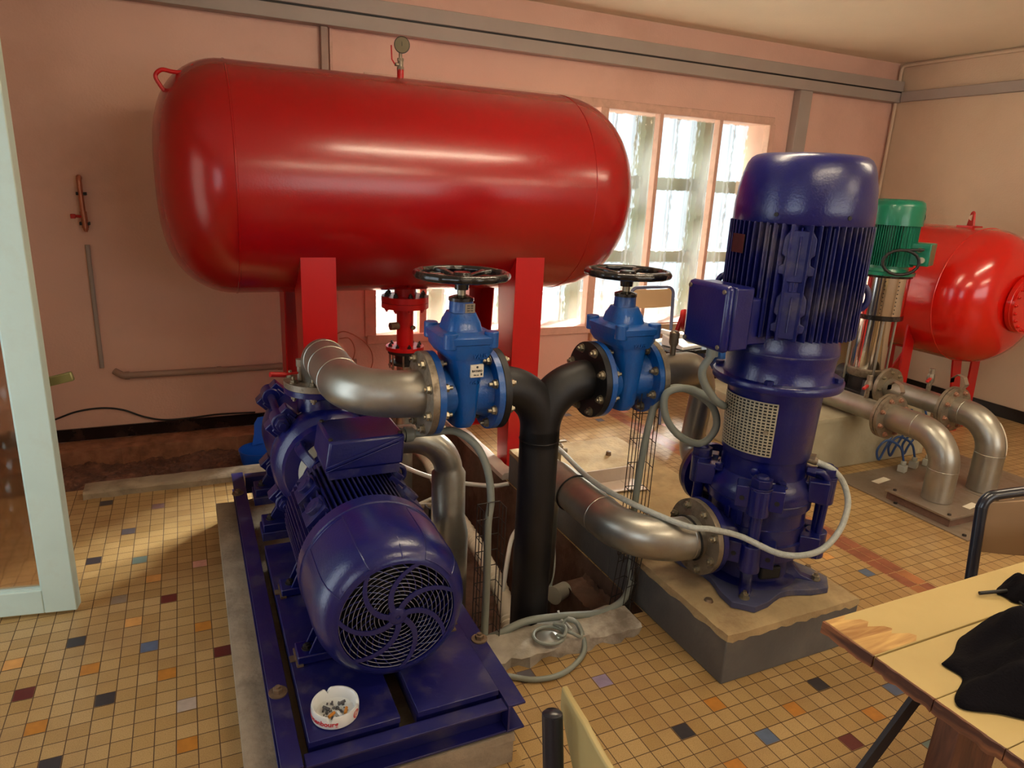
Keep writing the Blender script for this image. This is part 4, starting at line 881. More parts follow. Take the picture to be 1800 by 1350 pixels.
# ------------------------------------------------------------------ gate valves
def valve(name, label, cx, sgn):
    """gate valve on a pipe along X; cx centre"""
    t = thing(name, label, 'valve', (cx, VY, VZ-.125), 'blue gate valves with black handwheels')
    b = B(); b.lathe((cx-.10, VY, VZ), (1, 0, 0), [(0, .066), (.02, .088), (.05, .078), (.15, .078), (.18, .088), (.20, .066)], 40)
    # wedge chest
    def oval(hx, hy, z, n=28, e=.62):
        o = []
        for k in range(n):
            a = 2*PI*k/n; c, s = math.cos(a), math.sin(a); o.append((cx+hx*math.copysign(abs(c)**e, c), VY+hy*math.copysign(abs(s)**e, s), z))
        return o
    b.rings([oval(.030, .060, VZ-.10), oval(.036, .082, VZ-.075), oval(.042, .090, VZ), oval(.049, .095, VZ+.07), oval(.056, .099, VZ+.13), oval(.060, .10, VZ+.155)])
    body = part('valve_body', b, M_valve, t, smooth=45)
    b = B(); b.rings([oval(.062, .102, VZ+.118, e=.45), oval(.078, .108, VZ+.140, e=.45), oval(.080, .110, VZ+.162, e=.45)]); part('body_rim', b, M_valve, body)
    for s in (-1, 1):
        b = B(); b.lathe((cx+s*.10, VY, VZ), (-s, 0, 0), [(0, .125), (.019, .125), (.02, .085)], 52); f = part('flange', b, M_valve, t); bolts(f, (cx+s*.08, VY, VZ), (-s, 0, 0), .105, 8, M_bolt, .012, .010, .5, shank=.012, name='flange_nut')
    b = B(); b.rings([oval(.084, .113, VZ+.164, e=.42), oval(.085, .114, VZ+.182, e=.42), oval(.078, .106, VZ+.187, e=.45), oval(.056, .068, VZ+.191), oval(.050, .060, VZ+.216), oval(.046, .053, VZ+.224), oval(.040, .042, VZ+.240)]); bo = part('bonnet', b, M_valve, t, smooth=45)
    for sx, sy in ((-1, -1), (1, -1), (-1, 1), (1, 1)):
        b = B(); b.cyl((cx+sx*.062, VY+sy*.088, VZ+.150), (cx+sx*.062, VY+sy*.088, VZ+.197), .0210, seg=20); part('bolt_boss', b, M_valve, bo, bevel=.003)
    b = B(); b.lathe((cx, VY, VZ+.232), (0, 0, 1), [(0, .040), (.006, .036), (.040, .035), (.043, .030)], 32); part('stem_neck', b, M_valve, t)
    b = B(); b.lathe((cx, VY, VZ+.273), (0, 0, 1), [(0, .037), (.009, .037), (.016, .018)], 32); part('gland_cap', b, M_blackgloss, t)
    b = B(); b.cyl((cx, VY, VZ+.285), (cx, VY, VZ+.325), .0125, seg=20); part('stem', b, M_bolt, t)
    HZ = VZ+.348; HR = .139
    b = B(); b.lathe((cx, VY, VZ+.305), (0, 0, 1), [(0, .020), (.022, .022), (.026, .035), (.05, .024)], 24); hw = part('handwheel', b, M_blackgloss, t)
    # scalloped rim
    R_ = []; n = 96
    for k in range(n):
        a = 2*PI*k/n; rr = HR+.0016*math.cos(a*16); d = Vector((math.cos(a), math.sin(a), 0)); c = Vector((cx, VY, HZ))+d*(rr-.010)
        R_.append([c+d*(.0115*math.cos(q))+Vector((0, 0, .0118*math.sin(q))) for q in [2*PI*j/12 for j in range(12)]])
    b = B(); b.rings(R_, close=True); part('rim', b, M_blackgloss, hw)
    for k in range(5):
        a = 2*PI*k/5+.55*sgn; b = B(); d = Vector((math.cos(a), math.sin(a), 0)); s = Vector((-d.y, d.x, 0)); R_ = []
        for u in [q/8 for q in range(9)]:
            r = .018+.106*u; w = .016-.006*math.sin(PI*u)+.010*max(0, u-.7)/.3; z = HZ-.010+.012*u; h = .0055; c = Vector((cx, VY, z))+d*r
            R_.append([c-s*w-Vector((0, 0, h)), c+s*w-Vector((0, 0, h)), c+s*w*.8+Vector((0, 0, h)), c-s*w*.8+Vector((0, 0, h))])
        b.rings(R_); part('spoke', b, M_blackgloss, hw, bevel=.002)
    return t, body
v1, bd1 = valve('gate_valve', 'left blue gate valve with black handwheel, behind the flat motor', .716, 1)
v2, bd2 = valve('gate_valve', 'right blue gate valve with black handwheel, beside the upright blue pump', 1.284, -1)
# cast lettering and rating plates on the left valve
b = B(); b.bb(.712, .752, VY-.1015, VY-.092, VZ+.066, VZ+.104); pl = part('rating_plate', b, M_label, v1, bevel=.001)
text_part('lettering', 'BAYARD', .0085, (.732, VY-.1022, VZ+.085), (1, 0, 0), (0, 0, 1), M_labelblk, pl)
text_part('lettering', 'PN 16', .006, (.729, VY-.1022, VZ+.073), (1, 0, 0), (0, 0, 1), M_labelblk, pl)
b = B(); b.lathe((.732, VY-.1016, VZ+.0965), (0, -1, 0), [(0, .0035), (.0006, .0035)], 16); b.box((.745, VY-.1018, VZ+.075), (.005, .0006, .007)); part('emblem', b, M_labelblk, pl)
text_part('cast_lettering', 'VALIS', .018, (.738, VY-.1065, VZ+.129), (1, 0, 0), (0, 0, 1), M_valve, bd1, .004)
text_part('cast_lettering', 'GS 7', .016, (.730, VY-.0945, VZ+.048), (1, 0, 0), (0, 0, 1), M_valve, bd1, .004)
b = B(); b.bb(.715, .745, VY-.0365, VY-.033, VZ+.242, VZ+.268); sp_ = part('small_plate', b, M_steelfl, v1)
for z in (.262, .255, .248): text_part('lettering', 'DN 125', .0055, (.73, VY-.037, VZ+z), (1, 0, 0), (0, 0, 1), M_labelblk, sp_)
text_part('cast_lettering', 'VALIS', .018, (1.284, VY-.1065, VZ+.129), (1, 0, 0), (0, 0, 1), M_valve, bd2, .004)

# ------------------------------------------------------------------ black Y-shaped riser
t = thing('riser_pipe', 'black Y-shaped steel pipe rising from the trench between the two blue valves', 'pipe', (1.0, VY, -.6))
b = B(); b.cyl((1.0, VY, -.6), (1.0, VY, .66), .0645, seg=44); part('riser', b, M_black, t)
b = B(); b.lathe((1.0, VY, .652), (0, 0, 1), [(0, .0645), (.003, .067), (.006, .0645)], 44, caps=False); part('weld_seam', b, M_black, t)
for s in (-1, 1):
    b = B(); b.tube(bend([(1.0, VY, .64), (1.0, VY, VZ), (1.0+s*.16, VY, VZ)], .150, 18), .0650, 44); part('branch_elbow', b, M_black, t, smooth=60)
    b = B(); b.lathe((1.0+s*.182, VY, VZ), (-s, 0, 0), [(0, .125), (.020, .125), (.022, .066)], 52); f = part('branch_flange', b, M_black, t); bolts(f, (1.0+s*.162, VY, VZ), (-s, 0, 0), .105, 8, M_bolt if s > 0 else M_bolt, .012, .010, .5)

# stainless outlet from the right valve, down to the upright pump
t = thing('outlet_pipe', 'stainless pipe leaving the right blue valve and dropping behind the upright pump', 'pipe', (1.66, 1.95, .5))
b = B(); b.lathe((1.386, VY, VZ), (1, 0, 0), [(0, .125), (.020, .125), (.022, .066)], 52); f = part('flange', b, M_steelfl, t)
b = B(); pth = bend([(1.405, VY, VZ), (1.68, VY+.02, VZ), (1.68, VY+.06, .50), (1.66, 1.83, .48)], [.10, .05], 14); n = len(pth)
b.tube(pth, .06, 36, rf=lambda u: .066-.022*min(1, max(0, (u-.02)*3.5))); part('bent_pipe', b, M_steel, t, smooth=60)
b = B(); b.lathe((1.655, 1.815, .48), (0, 1, 0), [(0, .10), (.022, .10)], 44); part('pump_flange', b, M_steelfl, t)
b = B(); b.cyl((1.50, VY, .90), (1.50, VY, .945), .010); b.lathe((1.50, VY, .94), (0, 0, 1), [(0, .013), (.01, .017), (.045, .017), (.05, .012)], 18); tv = part('tap_valve', b, M_steelfl, t)
b = B(); b.cyl((1.50, VY-.01, .995), (1.512, VY-.012, 1.04), .008); b.lathe((1.50, VY-.03, 1.035), (.5, -.6, .15), [(0, .034), (.012, .036), (.02, .028)], 24); part('red_lever', b, M_redplast, tv)

# stainless suction pipes
t = thing('suction_pipe', 'stainless pipe from the trench to the suction side of the horizontal pump', 'pipe', (.90, 2.46, -.6))
pth = bend([(.635, 2.52, .46), (.90, 2.46, .46), (.905, 2.44, -.55)], .15, 14)
b = B(); b.tube(pth, .06, 36, rf=lambda u: .057+(.012 if u > .9 else 0)); part('elbow_pipe', b, M_steel, t, smooth=60)
b = B(); b.lathe((.903, 2.44, .15), (0, 0, -1), [(0, .058), (.10, .078), (.65, .078)], 36, caps=False); part('reducer', b, M_steel, t)
b = B(); b.lathe((.632, 2.52, .46), (1, 0, 0), [(0, .125), (.02, .125), (.021, .06)], 48); f = part('flange', b, M_rust, t); bolts(f, (.652, 2.52, .46), (1, 0, 0), .105, 8, M_bolt, .012, .01)
t = thing('suction_pipe', 'stainless elbow pipe running beside the trench to the foot of the upright pump', 'pipe', (1.25, 1.8, .3))
IZ = .362; IY = 1.60
b = B(); b.tube(bend([(1.235, 2.275, -.35), (1.235, 2.265, IZ), (1.235, IY, IZ), (1.445, IY, IZ)], [.13, .19], 16), .0705, 44); part('elbow_pipe', b, M_steel, t, smooth=60)
for p, a in (((1.235, 1.83, IZ), (0, 1, 0)), ((1.41, IY, IZ), (1, 0, 0))):
    b = B(); b.lathe(p, a, [(-.003, .0705), (-.0015, .072), (.0015, .072), (.003, .0705)], 44, caps=False); part('weld_seam', b, M_steel, t)
b = B(); b.lathe((1.444, IY, IZ), (1, 0, 0), [(0, .072), (.002, .125), (.021, .125)], 52); f = part('flange', b, M_steelfl, t); bolts(f, (1.446, IY, IZ), (-1, 0, 0), .105, 8, M_bolt, .012, .01, .5)
for p, a, r in (((1.235, 2.02, IZ), (0, 1, .12), .0735), ((1.425, IY, IZ), (1, 0, .1), .0735)):
    b = B(); A, X_, Y_ = frame(a); b.tube([Vector(p)+X_*(r*math.cos(2*PI*k/40))+Y_*(r*math.sin(2*PI*k/40)) for k in range(40)], .003, 8, closed=True); part('rubber_strap', b, M_rubber, t)
# ------------------------------------------------------------------ upright pump
VX, VYP = 1.705, 1.60
vp = thing('vertical_pump', 'upright dark blue multistage pump with a perforated guard, on the grey plinth', 'pump', (VX, VYP, .182))
# foot plate: four tips joined by concave sides
def foot_poly():
    tips = []; R0 = .262
    out = []
    for k in range(4):
        a = PI/4+k*PI/2; d = Vector((math.cos(a), math.sin(a))); s = Vector((-d.y, d.x)); nx = Vector((math.cos(a+PI/2), math.sin(a+PI/2)))
        out += [d*R0-s*.036, d*R0+s*.036]
        p0 = d*(R0-.05)+s*.075; p1 = nx*(R0-.05)+Vector((nx.y, -nx.x))*.075
        m = (p0+p1)/2
        out.append(p0)
        for t in (.2, .4, .6, .8):
            q = p0.lerp(p1, t); dd = q.normalized(); out.append(q-dd*.028*math.sin(PI*t))
        out.append(p1)
    return [(v.x, v.y) for v in out]
b = B(); b.prism(foot_poly(), (VX, VYP, .182), (1, 0, 0), (0, 1, 0), (0, 0, .022)); ftp = part('foot_plate', b, [M_navyfoot], vp, bevel=.002)
for k in range(4):
    a = PI/4+k*PI/2; d = Vector((math.cos(a), math.sin(a), 0)); p = Vector((VX, VYP, .204))+d*.222
    b = B(); b.washer(p, (0, 0, 1), .017, .003); b.hexbolt(p+Vector((0, 0, .003)), (0, 0, 1), .013, .012, .010); part('anchor_nut', b, M_bolt, ftp)
b = B(); b.lathe((VX, VYP, .200), (0, 0, 1), [(0, .165), (.012, .150), (.016, .128), (.075, .124), (.09, .140), (.10, .145)], 48); ped = part('pedestal', b, M_navydusty, vp)
for k in range(4):
    a = k*PI/2-.2; b = B(); d = Vector((math.cos(a), math.sin(a), 0)); Rm = Matrix((d, Vector((-d.y, d.x, 0)), Vector((0, 0, 1)))).transposed(); b.box(Vector((VX, VYP, .250))+d*.125, (.02, .075, .045), R=Rm); part('pedestal_opening', b, M_rubber, ped, bevel=.006)
    a = PI/4+k*PI/2; d = Vector((math.cos(a), math.sin(a), 0)); b = B(); R_ = []
    for u, r, w, z in ((0, .225, .030, .204), (.3, .175, .024, .215), (.6, .145, .026, .25), (1, .135, .034, .305)):
        s = Vector((-d.y, d.x, 0)); c = Vector((VX, VYP, z)); R_.append([c+d*.10-s*w, c+d*.10+s*w, c+d*r+s*w*.6, c+d*r-s*w*.6])
    b.rings(R_); part('pedestal_leg', b, M_navydusty, ped, bevel=.004)
b = B(); b.lathe((VX, VYP, .290), (0, 0, 1), [(0, .135), (.012, .160), (.07, .166), (.072, .158), (.18, .158), (.182, .168), (.23, .168), (.25, .164), (.270, .150), (.285, .138)], 64); cs = part('pump_casing', b, M_navy, vp)
b = B(); b.lathe((VX, VYP, .415), (0, 0, 1), [(-.003, .1575), (-.0015, .161), (.0015, .161), (.003, .1575)], 64, caps=False); b.lathe((VX, VYP, .50), (0, 0, 1), [(-.003, .1675), (-.0015, .171), (.0015, .171), (.003, .1675)], 64, caps=False); part('casing_joint', b, M_navydusty, cs)
b = B()
for a in (3.35, 3.62): d = Vector((math.cos(a), math.sin(a), 0)); b.box(Vector((VX, VYP, .45))+d*.162, (.012, .02, .055), rz=a)
part('casing_boss', b, M_navy, cs, bevel=.003)
for k in range(4):
    a = PI/4+k*PI/2; d = Vector((math.cos(a), math.sin(a), 0)); s = Vector((-d.y, d.x, 0)); Rm = Matrix((d, s, Vector((0, 0, 1)))).transposed(); c0 = Vector((VX, VYP, 0))+d*.198
    for z0, z1 in ((.500, .578), (.305, .385)):
        zc = (z0+z1)/2; b = B(); b.cyl(c0+Vector((0, 0, z0-.012)), c0+Vector((0, 0, z1)), .034, seg=28); b.box(c0+Vector((0, 0, zc+.004))-d*.022+s*.050, (.062, .044, z1-z0-.006), R=Rm); b.box(c0+Vector((0, 0, zc+.004))-d*.022-s*.050, (.062, .044, z1-z0-.006), R=Rm); b.box(c0+Vector((0, 0, zc))-d*.04, (.05, .10, z1-z0-.02), R=Rm)
        lg = part('tie_lug', b, M_navy, cs, bevel=.003)
        for q in (-1, 1):
            b = B(); p = c0+Vector((0, 0, zc))+d*.0080+s*q*.052; b.cyl(p, p+d*.002, .008, seg=16)
            part('lug_hole', b, M_rubber, lg)
    b = B(); b.cyl(c0+Vector((0, 0, .30)), c0+Vector((0, 0, .60)), .019, seg=20); tb_ = part('tie_bolt', b, M_navy, cs)
    b = B(); b.lathe(c0+Vector((0, 0, .579)), (0, 0, 1), [(0, .036), (.006, .036)], 28); b.hexbolt(c0+Vector((0, 0, .585)), (0, 0, 1), .033, .026); b.lathe(c0+Vector((0, 0, .611)), (0, 0, 1), [(0, .019), (.002, .020), (.010, .016)], 20); part('tie_nut', b, M_navydusty, tb_, bevel=.001)
    a2 = a+.42; p = Vector((VX, VYP, .566))+Vector((math.cos(a2), math.sin(a2), 0))*.148
    b = B(); b.lathe(p, (0, 0, 1), [(0, .020), (.004, .020)], 20); b.hexbolt(p+Vector((0, 0, .004)), (0, 0, 1), .015, .014); part('casing_screw', b, M_navydusty, cs)
b = B(); b.cyl((VX-.14, VYP, IZ), (1.485, VYP, IZ), .082, seg=36); b.lathe((1.487, VYP, IZ), (-1, 0, 0), [(0, .125), (.020, .125), (.021, .08)], 52); part('inlet_nozzle', b, M_navy, vp)
b = B(); b.cyl((1.655, VYP+.12, .48), (1.655, 1.795, .48), .070, seg=36); b.lathe((1.655, 1.813, .48), (0, -1, 0), [(0, .11), (.02, .11)], 44); part('outlet_nozzle', b, M_navy, vp)
b = B(); b.lathe((VX, VYP, .572), (0, 0, 1), [(0, .136), (.06, .134), (.066, .137)], 56); b.hexbolt(Vector((VX, VYP, .605))+Vector((-.113, -.078, 0))*.97, (-.8, -.6, 0), .014, .012); part('seal_housing', b, M_navy, vp)
b = B(); b.lathe((VX, VYP, .638), (0, 0, 1), [(0, .139), (.004, .1405), (.235, .148), (.240, .150)], 72); lt = part('lantern', b, M_navy, vp)
# perforated sheet: real bars with square holes over the dark opening
b = B(); A0, A1, Z0, Z1 = math.radians(150), math.radians(230), .664, .836
def cylp(a, z, r): return Vector((VX+r*math.cos(a), VYP+r*math.sin(a), z))
nc, nr = 15, 17
def rad(z): return .1405+(.148-.1405)*(z-.642)/.231
for k in range(nc+1):
    a = A0+(A1-A0)*k/nc; w = .0021/.145
    b.rings([[cylp(a-w, Z0, rad(Z0)+.0028), cylp(a+w, Z0, rad(Z0)+.0028), cylp(a+w, Z0, rad(Z0)+.0043), cylp(a-w, Z0, rad(Z0)+.0043)], [cylp(a-w, Z1, rad(Z1)+.0028), cylp(a+w, Z1, rad(Z1)+.0028), cylp(a+w, Z1, rad(Z1)+.0043), cylp(a-w, Z1, rad(Z1)+.0043)]])
for k in range(nr+1):
    z = Z0+(Z1-Z0)*k/nr; w = .0021; R_ = []
    for j in range(25):
        a = A0-.01+(A1-A0+.02)*j/24; R_.append([cylp(a, z-w, rad(z)+.0028), cylp(a, z-w, rad(z)+.0043), cylp(a, z+w, rad(z)+.0043), cylp(a, z+w, rad(z)+.0028)])
    b.rings(R_)
pg = part('perforated_guard', b, mat('cream_perforated_sheet', (176, 166, 140), .5, metal=.2, var=.15, scale=30), lt)
b = B(); R_ = []
for j in range(25):
    a = A0+(A1-A0)*j/24; R_.append([cylp(a, Z0, rad(Z0)+.0002), cylp(a, Z0, rad(Z0)+.0012), cylp(a, Z1, rad(Z1)+.0012), cylp(a, Z1, rad(Z1)+.0002)])
b.rings(R_); part('guard_opening', b, M_rubber, lt)
p = cylp(math.radians(221), .745, .151); b = B(); b.cyl(p, p+Vector((-.01, -.008, 0)), .007, seg=12); part('guard_screw', b, M_bolt, pg)
# relief pipe at the right front
b = B(); q0 = Vector((VX+.075, VYP-.115, .600)); q1 = Vector((1.80, 1.425, .585)); 
b.tube(bend([q0, (1.805, 1.44, .605), (1.835, 1.435, .56), (1.835, 1.445, .36)], [.02, .05], 8), .0115, 14); b.lathe(q0, (.6, -.8, 0), [(0, .016), (.02, .018), (.03, .018)], 6); b.box((1.832, 1.452, .345), (.04, .05, .05)); b.hexbolt((1.80, 1.437, .365), (-.7, -.7, .1), .019, .02); part('relief_pipe', b, M_navy, vp, bevel=.002)

# ------------------------------------------------------------------ upright motor
vm = thing('electric_motor', 'tall dark blue motor standing on the upright pump, with a smooth domed cowl', 'motor', (VX, VYP, .878))
b = B(); b.lathe((VX, VYP, .878), (0, 0, 1), [(0, .198), (.004, .201), (.022, .201), (.026, .198), (.0265, .172), (.05, .165), (.09, .168), (.10, .172), (.13, .172), (.17, .160)], 72); mf = part('motor_flange', b, M_navy, vm)
for k in range(4):
    a = k*PI/2+.05; b = B(); p = Vector((VX+.183*math.cos(a+.6), VYP+.183*math.sin(a+.6), .904)); b.hexbolt(p, (0, 0, 1), .014, .011); part('flange_bolt', b, M_navydusty, mf)
b = B(); b.lathe((VX, VYP, .985), (0, 0, 1), [(0, .1725), (.003, .1735), (.006, .1725)], 64, caps=False); part('shield_rim', b, M_navydusty, mf)
b = B(); b.cyl((VX, VYP, 1.02), (VX, VYP, 1.38), .160, seg=56); hs = part('motor_housing', b, M_navy, vm)
b = B(); fins(b, (VX, VYP, 1.045), (0, 0, 1), .332, .158, .206, 13, .0042, (1, 0, 0), (0, 1, 0), span=.60); part('cooling_fins', b, M_navydusty, hs, bevel=.001)
for k in range(4):
    a = PI/4+k*PI/2; d = Vector((math.cos(a), math.sin(a), 0)); s = Vector((-d.y, d.x, 0)); Rm = Matrix((s, Vector((0, 0, 1)), d)).transposed()
    # cast pads: waisted columns with lugs, two per corner
    for z0, sc in ((1.215, 1.0), (1.05, .95)):
        pl = [(-.030, 0), (.030, 0), (.034, .02), (.048, .022), (.050, .045), (.036, .05), (.034, .07), (.045, .078), (.043, .125), (.030, .145), (-.030, .145), (-.043, .125), (-.045, .078), (-.034, .07), (-.036, .05), (-.050, .045), (-.048, .022), (-.034, .02)]
        b = B(); b.prism([(x*sc, z*sc) for x, z in pl], Vector((VX, VYP, z0))+d*.162, s, (0, 0, 1), d*.036); b.box(Vector((VX, VYP, z0+.075*sc))+d*.200, (.006, .11*sc, .006), R=Rm)
        pd = part('cast_pad', b, M_navydusty, hs, bevel=.004)
    b = B(); b.box(Vector((VX, VYP, 1.205))+d*.178, (.026, .05, .026), R=Rm); b.box(Vector((VX, VYP, 1.21))+d*.170, (.006, .32, .05), R=Rm); part('cast_bar', b, M_navy, hs, bevel=.004)
    for q in (-1, 1):
        b = B(); b.box(Vector((VX, VYP, 1.21))+d*.160+s*.066*q, (.004, .32, .05), R=Rm); b.box(Vector((VX, VYP, 1.21))+d*.163+s*.085*q, (.004, .32, .035), R=Rm); part('corner_fin', b, M_navydusty, hs)
dv_ = Vector((-math.cos(.82), -math.sin(.82), 0)); sd = Vector((-dv_.y, dv_.x, 0))
for q in (-1, 1):
    c = Vector((VX, VYP, 1.165))+sd*q*.200; b = B(); b.tube([c+sd*q*(.022*math.cos(t))+Vector((0, 0, .036*math.sin(t))) for t in [2*PI*k/18 for k in range(18)]], .0095, 10, closed=True); part('lifting_eye', b, M_navydusty, hs)
b = B(); a = math.radians(170); p = Vector((VX+.207*math.cos(a), VYP+.207*math.sin(a), 1.31)); b.box(p, (.002, .06, .055), rz=a); part('nameplate', b, M_redbrown, hs)
b = B(); b.lathe((VX, VYP, 1.375), (0, 0, 1), [(0, .198), (.004, .201), (.05, .200), (.10, .195), (.14, .187), (.168, .178), (.184, .168), (.192, .156), (.196, .140), (.199, .10), (.200, .0)], 96, caps=False); vcw = part('fan_cowl', b, M_navy, vm, smooth=60)
for a in (3.55, 4.55): 
    b = B(); p = Vector((VX+.199*math.cos(a), VYP+.199*math.sin(a), 1.40)); b.cyl(p, p+(p-Vector((VX, VYP, 1.40))).normalized()*.004, .006, seg=12); part('cowl_screw', b, M_rubber, vcw)
# terminal box on the left side
b = B(); b.bb(1.375, 1.405, 1.505, 1.69, 1.005, 1.20); tb = part('terminal_box', b, M_navy, vm, bevel=.014)
b = B(); b.bb(1.405, 1.475, 1.51, 1.685, 1.01, 1.195); b.bb(1.47, 1.56, 1.525, 1.67, 1.02, 1.16); part('box_base', b, M_navy, tb, bevel=.006)
for y in (1.523, 1.672):
    for z in (1.022, 1.182): b = B(); b.lathe((1.374, y, z), (-1, 0, 0), [(0, .0065), (.004, .0065), (.0042, .004)], 14); part('lid_screw', b, M_bolt, tb)
b = B(); b.cyl((1.425, 1.60, 1.01), (1.425, 1.60, .975), .018, seg=16); part('cable_gland', b, M_cable, tb)

# ------------------------------------------------------------------ cables, hoses, cable baskets
def cable(name, pts, r, m, label, cat='cable', n=8, seg=12, extra=None):
    b = B(); b.tube(catmull(pts, n), r, seg)
    return solo(name, b, m, label, cat)
cable('motor_cable', [(.595, 1.955, .69), (.65, 1.935, .696), (.72, 1.91, .70), (.775, 1.875, .66), (.805, 1.85, .59), (.81, 1.82, .50), (.79, 1.79, .42), (.785, 1.77, .25), (.785, 1.77, .0), (.80, 1.80, -.3)], .0125, M_cable, 'thick grey cable arching from the flat motor down into a wire basket')
cable('motor_cable', [(1.425, 1.60, .98), (1.405, 1.61, .93), (1.43, 1.62, .88), (1.49, 1.63, .82), (1.555, 1.66, .785), (1.53, 1.69, .80), (1.45, 1.72, .835), (1.385, 1.745, .815), (1.40, 1.75, .73), (1.47, 1.75, .655), (1.555, 1.74, .625), (1.60, 1.73, .68), (1.575, 1.73, .755), (1.50, 1.745, .81), (1.43, 1.76, .828), (1.385, 1.78, .79), (1.372, 1.80, .70), (1.368, 1.82, .50), (1.362, 1.82, .30), (1.36, 1.80, .14)], .0125, M_cable, 'thick grey cable looped beside the upright motor and running down a wire basket')
cable('floor_cable', [(1.36, 1.80, .15), (1.345, 1.775, .10), (1.30, 1.75, .06), (1.20, 1.735, .045), (1.05, 1.74, .065), (.93, 1.755, .066), (.84, 1.75, .05), (.79, 1.80, -.02), (.79, 1.86, -.2)], .0125, M_cable, 'grey cable crossing the near end of the trench')
def basket(name, label, p0, p1, w, d, side, ax, nl=4, pitch=.055):
    """wire basket: p0 to p1 the back centre line, w width along ax, d depth along side"""
    t = thing(name, label, 'cable tray', tuple(min((p0, p1), key=lambda q: q[2])))
    p0 = Vector(p0); p1 = Vector(p1); ax = Vector(ax).normalized(); sd = Vector(side).normalized()
    prof = [(-w/2, d), (-w/2, 0), (w/2, 0), (w/2, d)]
    b = B()
    for q in [(-w/2, d), (-w/2, d*.5), (-w/2, 0), (0, 0), (w/2, 0), (w/2, d*.5), (w/2, d)]: b.tube([p0+ax*q[0]+sd*q[1], p1+ax*q[0]+sd*q[1]], .0016, 6)
    part('long_wire', b, M_boltdark, t)
    n = max(2, int((p1-p0).length/pitch))
    for k in range(n+1):
        c = p0.lerp(p1, k/n); b = B(); b.tube([c+ax*q[0]+sd*q[1] for q in prof], .0016, 6); part('cross_wire', b, M_boltdark, t)
    return t
basket('wire_basket', 'upright wire basket round the grey cable beside the flat motor', (.79, 1.79, .50), (.785, 1.79, -.05), .075, .05, (0, -1, 0), (1, 0, 0))
basket('wire_basket', 'tall wire basket behind the steel elbow, left of the upright pump', (1.385, 1.86, .80), (1.38, 1.86, .17), .07, .055, (-.2, -1, 0), (1, -.2, 0), pitch=.085)
basket('wire_basket', 'short bent wire basket hanging into the trench at the corner of the grey plinth', (1.36, 1.775, .26), (1.33, 1.775, -.02), .06, .05, (-1, -.2, 0), (.2, -1, 0), pitch=.07)
b = B(); b.box((1.355, 1.80, .10), (.004, .05, .26)); solo('cable_bracket', b, M_concgrey, 'grey metal strap holding the short wire basket against the plinth', 'bracket', bevel=.001)
cable('braided_hose', [(1.505, 2.645, .262), (1.45, 2.58, .30), (1.37, 2.46, .37), (1.29, 2.25, .442), (1.255, 1.95, .445), (1.29, 1.75, .44), (1.36, 1.55, .442), (1.43, 1.50, .44), (1.52, 1.47, .415), (1.60, 1.37, .39), (1.70, 1.33, .40), (1.80, 1.345, .44), (1.875, 1.385, .50), (1.885, 1.42, .56), (1.845, 1.44, .61), (1.80, 1.47, .632)], .0098, M_hose, 'clear braided hose sweeping round the upright pump and along the steel pipe', 'hose', n=10)
b = B(); b.cyl((1.80, 1.47, .632), (1.775, 1.49, .640), .013); b.cyl((1.775, 1.49, .640), (1.755, 1.52, .645), .009); b.box((1.79, 1.478, .648), (.03, .016, .010), rz=.6); solo('hose_tap', b, M_steelfl, 'small brass tap joining the braided hose to the upright pump', 'tap')
cable('clear_hose', [(1.50, 2.62, .22), (1.37, 2.55, .16), (1.34, 2.36, .02), (1.30, 2.25, -.1), (1.2, 2.15, -.25)], .010, M_hose, 'clear hose dropping into the trench right of the black pipe', 'hose')
cable('white_tube', [(.82, 3.75, -.02), (.95, 3.35, -.02), (1.10, 3.12, -.03), (1.30, 2.95, -.02), (1.385, 2.90, .0)], .011, M_white, 'white tube lying across the trench behind the black pipe', 'tube')
cable('white_tube', [(1.30, 2.60, -.08), (1.22, 2.50, -.08), (1.13, 2.35, -.12), (1.08, 2.28, -.25)], .010, M_white, 'short white tube curving down into the trench beside the black pipe', 'tube')
# ribbed hose in the trench
pts = catmull([(1.12, 3.95, -.08), (1.17, 3.55, -.10), (1.14, 3.2, -.14), (1.13, 2.7, -.18), (1.10, 2.3, -.22), (1.04, 2.05, -.32)], 26)
b = B(); b.tube(pts, .034, 16, rf=lambda u: .034+.0035*math.sin(u*2*PI*62)); solo('ribbed_hose', b, M_whitehose, 'fat cream ribbed hose lying in the trench behind the flat motor', 'hose')
b = B(); b.lathe((1.27, 2.09, -.09), (-1, -.5, .1), [(0, .03), (.07, .034), (.08, .036), (.082, .03)], 28); solo('pipe_cap', b, M_plastgrey, 'round pale pipe cap sticking out of the right trench wall', 'pipe cap')
b = B(); b.bb(.90, .96, 2.70, 2.72, -.10, .03); b.bb(.90, .905, 2.70, 2.76, -.10, .03); solo('dark_bracket', b, M_darkiron, 'small dark bracket on the trench edge left of the black pipe', 'bracket')
b = B(); b.tube(catmull([(1.04, 1.745, .085), (1.045, 1.735, .06), (1.05, 1.70, .062), (1.055, 1.675, .058)], 6), .004, 8); solo('cable_tie', b, M_white, 'white cable tie round the grey cable at the trench end', 'cable tie')
